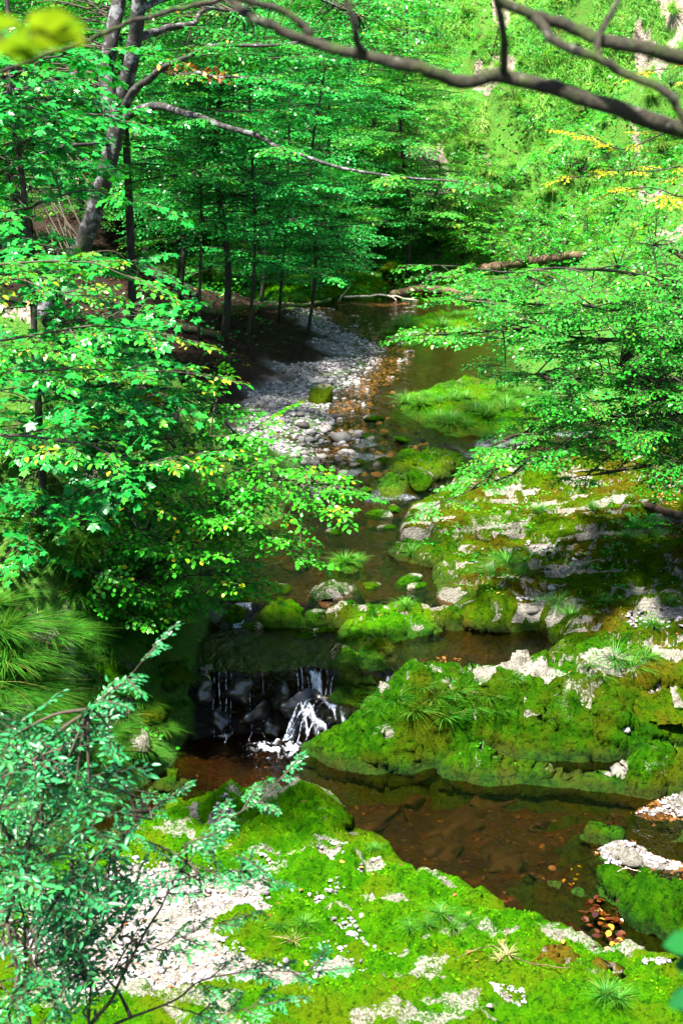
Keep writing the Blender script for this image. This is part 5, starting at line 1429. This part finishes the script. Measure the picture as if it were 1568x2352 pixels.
# --- beech reaching in from the right
SP_R = lib('beechright', .80, .064, 6, gap=.75, width=.55, droop=.14, tilt=.32)
g0 = np.array([6.1, 18.2, 0.0]); g0[2] = surf(g0[0:1], g0[1:2])[0]
t = Plant('beech_tree', 'beech at the right edge hanging dense layered boughs low over the stream', 'tree', g0, 'beech', 16)
t.limb('trunk', curve([g0, g0 + [.1, 0, 1.5], g0 + [-.05, -.1, 3.2], g0 + [0, 0, 5.2]], 24), .11, .06, M['bark_grey'], 10)
for i, b in enumerate([[(1800, 720), (1560, 650), (1330, 620), (1180, 620), (1010, 615)], [(1800, 760), (1520, 720), (1300, 700), (1140, 690), (1060, 690)], [(1800, 830), (1550, 800), (1300, 770), (1150, 760), (980, 765)], [(1800, 880), (1500, 880), (1330, 870), (1230, 860)], [(1800, 950), (1560, 970), (1400, 1000), (1280, 1040), (1150, 1100), (1020, 1150)],
                       [(1800, 930), (1500, 950), (1350, 960), (1200, 1000), (1130, 1020)], [(1800, 1000), (1600, 1030), (1450, 1080), (1330, 1090)], [(1800, 640), (1640, 600), (1500, 560)], [(1800, 900), (1640, 930), (1500, 900), (1420, 840)]]):
    q = t.limb('bough', curve([g0 + [0, 0, .8 + .3 * (9 - i % 9)]] + [PY(x, y, 17.6 - .42 * j) for j, (x, y) in enumerate(b)], 34), .035, .006, M['bark_dark'], 7, .008, seed=i + 3)
    t.along(q, .42, SP_R, (.6, 1.0), (.25, .75), .35)
t.fill([(960, 625), (1040, 605), (1150, 640), (1350, 630), (1568, 550), (1640, 560), (1640, 1120), (1500, 1110), (1400, 1040), (1270, 1050), (1130, 1110), (1000, 1165), (1010, 1130), (1120, 1050), (1190, 980), (1220, 900), (1140, 860), (1080, 800), (950, 780), (970, 745), (1110, 715), (1020, 660)],
       (15.2, 18.6), 230, SP_R, (-.5, -.2, 0), (.55, 1.0), (.15, .85))
t.fill([(1250, 700), (1640, 600), (1640, 1100), (1450, 1030), (1300, 980), (1230, 860)], (15.5, 18.8), 120, SP_R, (-.5, -.2, 0), (.6, 1.1), (.1, .6))
t.done(M['beech'])

# --- yellow leaved branch at the right edge
SP_Y = lib('yellow', .7, .065, 4, gap=.8, width=.5, droop=.10, tilt=.25)
o0 = PY(1800, 520, 17.0)
t = Plant('beech_sapling', 'slender tree at the right edge with yellow leaf sprays before the grassy slope', 'tree', (o0[0], o0[1], float(surf(o0[0:1], o0[1:2])[0])), 'beech', 17)
t.limb('trunk', curve([t.off, PY(1810, 700, 17), PY(1800, 300, 17.2), PY(1820, -100, 17.4)], 24), .05, .03, M['bark_dark'])
for i, b in enumerate([[(1803, 480), (1650, 430), (1568, 382), (1500, 392), (1410, 395), (1330, 410)], [(1803, 380), (1620, 300), (1519, 302), (1434, 340), (1384, 320), (1344, 308)], [(1804, 520), (1680, 470), (1560, 450), (1490, 430), (1420, 440)], [(1803, 300), (1640, 200), (1568, 150), (1500, 165)]]):
    q = t.limb('bough', pxcurve([(x, y, 17.0 - .1 * j) for j, (x, y) in enumerate(b)], 26), .014, .004, M['bark_dark'], 6, .015, seed=i)
    t.along(q, .22, SP_Y, (.55, .95), (.2, .8), .45, .15)
t.done(M['yellow'])

# --- trees of the wood behind the gravel bar
SP_F = lib('far', 1.15, .10, 8, gap=.85, width=.55, droop=.10, tilt=.35)
WOOD = 'thin beech trees of the shaded wood behind the gravel bar'


def wood_tree(name, label, base, lean, r0, zlo, n, reach, seed, tone=(.15, .7), mat='beech_cool', ztop=12.0, group=None, leafy='tiny', facing=None):
    base = np.asarray(base, float)
    t = Plant(name, label, 'tree', base, leafy, seed, group)
    h = ztop - base[2]
    p = base + np.array([[lean * h * k + .12 * math.sin(3 * k * (1 + seed % 3)), .1 * math.sin(seed + 4 * k), h * k] for k in np.linspace(0, 1, 24)])
    p[0, 2] -= .2
    t.limb('trunk', p, r0, r0 * .45, M['bark_dark'] if r0 < .1 else M['bark_grey'], 8, 0)
    mb = MB()
    for i in range(int(n * 2.0)):
        z = base[2] + zlo + (h - zlo) * t.r.random() ** 1.1
        k = (z - base[2]) / h
        o = np.array([np.interp(k, np.linspace(0, 1, 24), p[:, j]) for j in range(3)])
        a = t.r.uniform(0, 2 * math.pi)
        if facing is not None and t.r.random() < .5: a = facing + t.r.normal(0, .7)
        ln = reach * t.r.uniform(.5, 1.1) * (1 - .35 * k)
        d = np.array([math.cos(a), math.sin(a), t.r.uniform(-.05, .35)])
        q = o + d * (np.linspace(0, 1, 8) * ln)[:, None] + np.array([0, 0, -.12 * ln]) * (np.linspace(0, 1, 8) ** 2)[:, None]
        mb.tube(q - t.off, np.linspace(.022, .006, 8) * (.6 + r0 * 3), 4)
        t.along(q, .34, SP_F, (.7, 1.15), tone, .15, .18, .9, 1)
    mb.build('boughs', M['bark_dark'], t.root)
    return t.done(M[mat])


specs = [  # base px, lean, r, lowest leaves, boughs, reach, words
    (332, 600, .06, .11, 3.2, 26, 2.4, 'grey trunked beech just right of the twin stemmed tree'), (513, 775, .01, .085, 2.4, 30, 2.4, 'stoutest dark trunk standing in the middle of the shaded wood'), (454, 783, .015, .035, 2.2, 16, 1.6, 'thin pale pole of a sapling left of the stoutest trunk in the wood'),
    (566, 798, .05, .04, 1.4, 20, 1.8, 'leaning mossy sapling nearest to the gravel bar at the wood edge'), (705, 770, .06, .045, 1.5, 28, 2.0, 'sapling at the stream end of the wood beside the pale log'), (640, 740, .04, .04, .6, 26, 2.2, 'sapling standing behind the long log in the wood'),
    (600, 690, .03, .06, .8, 28, 2.3, 'dark trunk at the back of the wood near its right end'), (410, 700, .02, .06, 2.2, 24, 2.2, 'dark trunk behind the fallen dark stem in the wood'), (740, 660, .02, .06, .8, 26, 2.4, 'low branched tree at the far right end of the wood'), (560, 640, .02, .08, 1.6, 28, 2.6, 'dark trunk deep in the wood against the bright bank')]
for i, (px, py, le, r0, zl, n, rc, lb) in enumerate(specs):
    wood_tree('beech_tree', lb, hit(px, py, 22), le, r0, zl, n, rc, 100 + i, (.2, .9), 'beech_cool', 9.6)
for i, (px, py, zl, lb) in enumerate([(860, 620, 1.0, 'leafy tree left of the bend below the bare slope'), (935, 635, 1.4, 'tree with a dark trunk at the bend under the bare slope'), (800, 610, 1.2, 'leafy tree behind the far mossy bank'), (700, 600, 1.2, 'pale green tree filling the gap behind the wood'), (1000, 600, .5, 'low leafy tree at the foot of the grassy slope')]):
    wood_tree('beech_tree', lb, hit(px, py, 36), -.01 - .02 * (i % 2), .07, zl, 30 if i < 4 else 12, 2.7 if i < 4 else 1.8, 130 + i, (.35, .95), 'beech_far', 10.6 if i < 4 else 5.5)
wood_tree('beech_tree', 'tall beech behind the twin stemmed tree whose crown fills the top left', np.array([-5.4, 24.3, float(surf(np.array([-5.4]), np.array([24.3]))[0])]), .0, .10, 3.4, 34, 2.9, 140, (.2, .8), 'beech', 11)
wood_tree('beech_tree', 'tall beech between the twin stemmed tree and the shaded wood', np.array([-3.9, 26.5, float(surf(np.array([-3.9]), np.array([26.5]))[0])]), -.02, .09, 3.6, 34, 2.9, 141, (.2, .8), 'beech', 11)
wood_tree('beech_tree', 'tall beech far left behind the sycamore leaves', np.array([-7.6, 25.5, float(surf(np.array([-7.6]), np.array([25.5]))[0])]), .0, .11, 2.4, 34, 2.9, 142, (.2, .8), 'beech', 11)
# background trees up the left slope, one tree and its copies
proto = wood_tree('beech_tree', 'tree of the dense green background wood on the left slope', hit(300, 560, 30), .01, .09, 1.2, 34, 2.8, 150, (.2, .9), 'beech_far', hit(300, 560, 30)[2] + 7.5, 'background trees on the left slope')
proto2 = wood_tree('beech_tree', 'tree of the dense green background wood on the left slope', hit(480, 560, 34), -.01, .08, 0.8, 34, 2.8, 151, (.3, .95), 'beech_far', hit(480, 560, 34)[2] + 7.5, 'background trees on the left slope')
for i, (x, y) in enumerate([(-10.5, 30), (-8.6, 34), (-11.5, 37), (-7.2, 40), (-4.8, 43), (-9.5, 44), (-13.5, 43), (-2.6, 47), (-6, 49), (-10, 51), (-14, 52), (-3.5, 53), (-7.5, 56), (-12, 59), (0, 51), (.8, 56), (-2, 60), (3, 60), (-16, 60)]):
    c = copy_tree(proto if i % 2 else proto2)
    c.location = (x, y, float(surf(np.array([x]), np.array([y]))[0]) - .1); c.rotation_euler = (0, 0, RNG.uniform(0, 6.28)); s = RNG.uniform(.85, 1.15); c.scale = (s, s, s)

# --- shrubs on the slope
SP_S = lib('shrub', .8, .10, 6, gap=.8, width=.55, droop=.05, tilt=.5)


def shrub(label, base, h, n, seed, mat, group):
    t = Plant('shrub', label, 'shrub', base, 'tiny', seed, group)
    mb = MB()
    for i in range(n):
        a = t.r.uniform(0, 6.28); el = t.r.uniform(.5, 1.4); ln = h * t.r.uniform(.5, 1.0)
        d = np.array([math.cos(a) * math.cos(el), math.sin(a) * math.cos(el), math.sin(el)])
        q = base + d * (np.linspace(0, 1, 8) * ln)[:, None] + np.array([math.cos(a), math.sin(a), -.3]) * (.25 * ln * np.linspace(0, 1, 8) ** 2)[:, None]
        mb.tube(q - t.off, np.linspace(.018, .005, 8), 4); t.along(q, .28, SP_S, (.5, .9), (.3, .9), .25, .4, .8, 1)
    mb.build('stems', M['bark_dark'], t.root)
    return t.done(M[mat])


s1 = shrub('leafy green shrub growing on the far sunlit slope', hit(1060, 600, 25), 1.7, 11, 170, 'hazel', 'shrubs on the far slope')
s2 = shrub('leafy green shrub growing on the far sunlit slope', hit(1210, 610, 25), 1.9, 11, 171, 'beech', 'shrubs on the far slope')
for i, (px, py, s) in enumerate([(1000, 560, 1), (1130, 590, .9), (1290, 590, 1.1), (1350, 560, .9), (1250, 520, .9), (1420, 620, 1), (1080, 500, .9), (990, 430, .9), (950, 330, .9), (1500, 600, .9), (1180, 540, .8), (1040, 540, .8), (1480, 520, .7), (1130, 130, .9), (1010, 90, .9), (1180, 230, .7), (1260, 150, .7), (960, 200, .9), (1530, 330, .7), (1420, 470, .6), (1090, 380, .8), (1180, 420, .7), (1330, 400, .8), (1040, 300, .8), (1230, 300, .7), (1340, 250, .7), (1450, 400, .7), (1120, 470, .8), (1280, 60, .7), (1430, 100, .7), (1540, 200, .7)]):
    c = copy_tree(s1 if i % 2 else s2); c.location = hit(px, py, 25, 90); c.rotation_euler = (0, 0, RNG.uniform(0, 6.28)); s *= RNG.uniform(.8, 1.15); c.scale = (s, s, s)

# --- saplings with bare thin stems on the slope (pale leaves)
# --- fern at the foot of the slope
def fern(label, base, h, n, seed):
    base = np.asarray(base); t = Plant('fern', label, 'fern', base, 'lance', seed)
    sp = [Spray(h, h * .16, 900 + i, gap=.28, width=.02, droop=.5, tilt=.15) for i in range(3)]
    for i in range(n):
        a = i * 2.4 + t.r.normal(0, .2); t.fol.add(sp, base, (math.cos(a), math.sin(a), 1.1), (-math.cos(a), -math.sin(a), .6), t.r.uniform(.8, 1.1), 1, .5)
    return t.done(M['hazel'])


fern('upright green fern in front of the brown log at the slope foot', hit(1282, 650, 22), 1.0, 9, 180)
fern('leafy fern clump on the right edge of the rock shelf', hit(1465, 1225), .42, 9, 181)
fern('small fern hanging on the bare rock of the left bank', hit(140, 1500), .35, 8, 182)

# --- fallen logs
def log(name, label, pts, r0, r1, mat, stubs=(), seed=1, sides=10):
    p = wobble(curve(pts, 30), .012, seed, 1.5); off = p[0].copy()
    t = thing(name, label, 'log', tuple(off))
    mb = MB(); k = np.linspace(0, 1, len(p)); mb.tube(p - off, (r0 + (r1 - r0) * k) * (1 + .12 * gn(k * 9, 0 * k, seed)), sides, .5, .18); mb.build('stem', mat, t)
    for st_, a, b in stubs:
        q = wobble(curve(st_, 14), .03, seed + 2); mb = MB(); mb.tube(q - off, np.linspace(a, b, len(q)), 7, .5, .1); mb.build('branch', mat, t)
    return t


def gpt(px, py, lift=.05, y0=20):
    p = hit(px, py, y0); p[2] = max(p[2], W(p[1])) + lift; return p


log('fallen_log', 'long mossy log lying across the dark wood floor towards the stream', [gpt(345, 726), gpt(430, 722, .12), gpt(520, 722, .15), gpt(600, 716, .15), gpt(680, 712, .15), gpt(760, 706, .12)], .07, .06, M['log_mossy'], seed=1)
log('fallen_log', 'shorter tan log lying askew on the dark leaf litter', [gpt(376, 750), gpt(440, 767, .08), gpt(505, 780)], .09, .07, M['log_mossy'], seed=2)
log('fallen_log', 'thick dark fallen stem at the left back of the wood', [gpt(330, 640, .2), gpt(390, 664, .2), gpt(455, 690, .1)], .15, .12, M['bark_dark'], seed=3)
LY = gpt(860, 706)[1]
log('fallen_log', 'pale bleached log with side branches lying across the stream at the bend', [PY(765, 704, LY), PY(830, 703, LY), PY(900, 703, LY + .1), PY(945, 702, LY + .2)], .085, .075, M['log_pale'],
    [([PY(770, 699, LY), PY(785, 680, LY), PY(802, 658, LY)], .03, .012), ([PY(790, 682, LY), PY(850, 678, LY), (PY(910, 682, LY)), PY(960, 690, LY)], .035, .02), ([PY(895, 700, LY), PY(910, 690, LY - .1), PY(890, 676, LY)], .02, .01), ([PY(790, 706, LY), PY(830, 714, LY - .3), PY(875, 720, LY - .6)], .035, .02)], seed=4)
log('fallen_log', 'stout brown log lying at the right end of the bleached one', [gpt(900, 700, .1), gpt(960, 694, .15), gpt(1030, 690, .15), gpt(1090, 702, .1)], .13, .12, M['log_brown'], seed=5)
log('fallen_log', 'long brown log lying under the shrubs at the foot of the slope', [gpt(1105, 634, .2), gpt(1200, 622, .2), gpt(1335, 604, .2)], .16, .12, M['log_brown'], seed=6)
log('fallen_log', 'short weathered grey log on the leaf litter at the right edge', [gpt(1478, 1172, .05, 12), gpt(1530, 1190, .05, 12), gpt(1620, 1205, .05, 12)], .05, .055, M['log_brown'], seed=7)
log('dead_twig', 'thin bare twig lying on the wet right edge of the outflow', [gpt(1395, 2060, .03, 8), gpt(1430, 2035, .06, 8), gpt(1470, 2015, .05, 8)], .006, .003, M['log_pale'], seed=8, sides=5)
log('dead_twig', 'dry bent root trailing over the bright foreground moss', [gpt(1155, 2190, .05, 8), gpt(1180, 2215, .04, 8), gpt(1270, 2235, .04, 8), gpt(1380, 2232, .05, 8)], .005, .003, M['log_brown'], [([gpt(1155, 2190, .05, 8), gpt(1100, 2200, .04, 8), gpt(1040, 2225, .03, 8)], .005, .002), ([gpt(1155, 2190, .05, 8), gpt(1165, 2170, .10, 8), gpt(1150, 2160, .08, 8)], .006, .003)], seed=9, sides=6)

# ------------------------------------------------------------------ light, camera, render settings
SUN_EL, SUN_AZ = math.radians(66), math.radians(-142)   # azimuth measured from +Y towards +X
w = bpy.data.worlds.new('World'); SC.world = w; w.use_nodes = True
nt = w.node_tree; bg = nt.nodes['Background']
sky = nt.nodes.new('ShaderNodeTexSky'); sky.sky_type = 'NISHITA'; sky.sun_disc = False
sky.sun_elevation = SUN_EL; sky.sun_rotation = SUN_AZ
nt.links.new(sky.outputs[0], bg.inputs['Color']); bg.inputs['Strength'].default_value = 0.06
sd = bpy.data.lights.new('sun', 'SUN'); sd.energy = 5.0; sd.angle = math.radians(3); sd.color = (1.0, 0.96, 0.88)
so = bpy.data.objects.new('sun', sd); COL.objects.link(so)
dvec = Vector((math.sin(SUN_AZ) * math.cos(SUN_EL), math.cos(SUN_AZ) * math.cos(SUN_EL), math.sin(SUN_EL)))
so.rotation_euler = (-dvec).to_track_quat('-Z', 'Y').to_euler(); so.location = (0, 0, 40)

cd = bpy.data.cameras.new('camera'); cam = bpy.data.objects.new('camera', cd); COL.objects.link(cam)
cam.location = (0, 0, CAM_H); cam.rotation_euler = (math.pi / 2 - PITCH, 0, 0)
cd.sensor_fit = 'HORIZONTAL'; cd.sensor_width = 24; cd.lens = 50; cd.clip_end = 500; cd.clip_start = 0.05
cd.dof.use_dof = True; cd.dof.focus_distance = 15.5; cd.dof.aperture_fstop = 4.0
SC.camera = cam
SC.view_settings.view_transform = 'Standard'; SC.view_settings.look = 'None'; SC.view_settings.gamma = 1
SC.view_settings.exposure = 2.5
SC.render.engine = 'CYCLES'
SC.cycles.use_denoising = True
SC.cycles.max_bounces = 8; SC.cycles.diffuse_bounces = 1; SC.cycles.glossy_bounces = 3; SC.cycles.transparent_max_bounces = 8; SC.cycles.transmission_bounces = 4
SC.cycles.caustics_reflective = False; SC.cycles.caustics_refractive = False
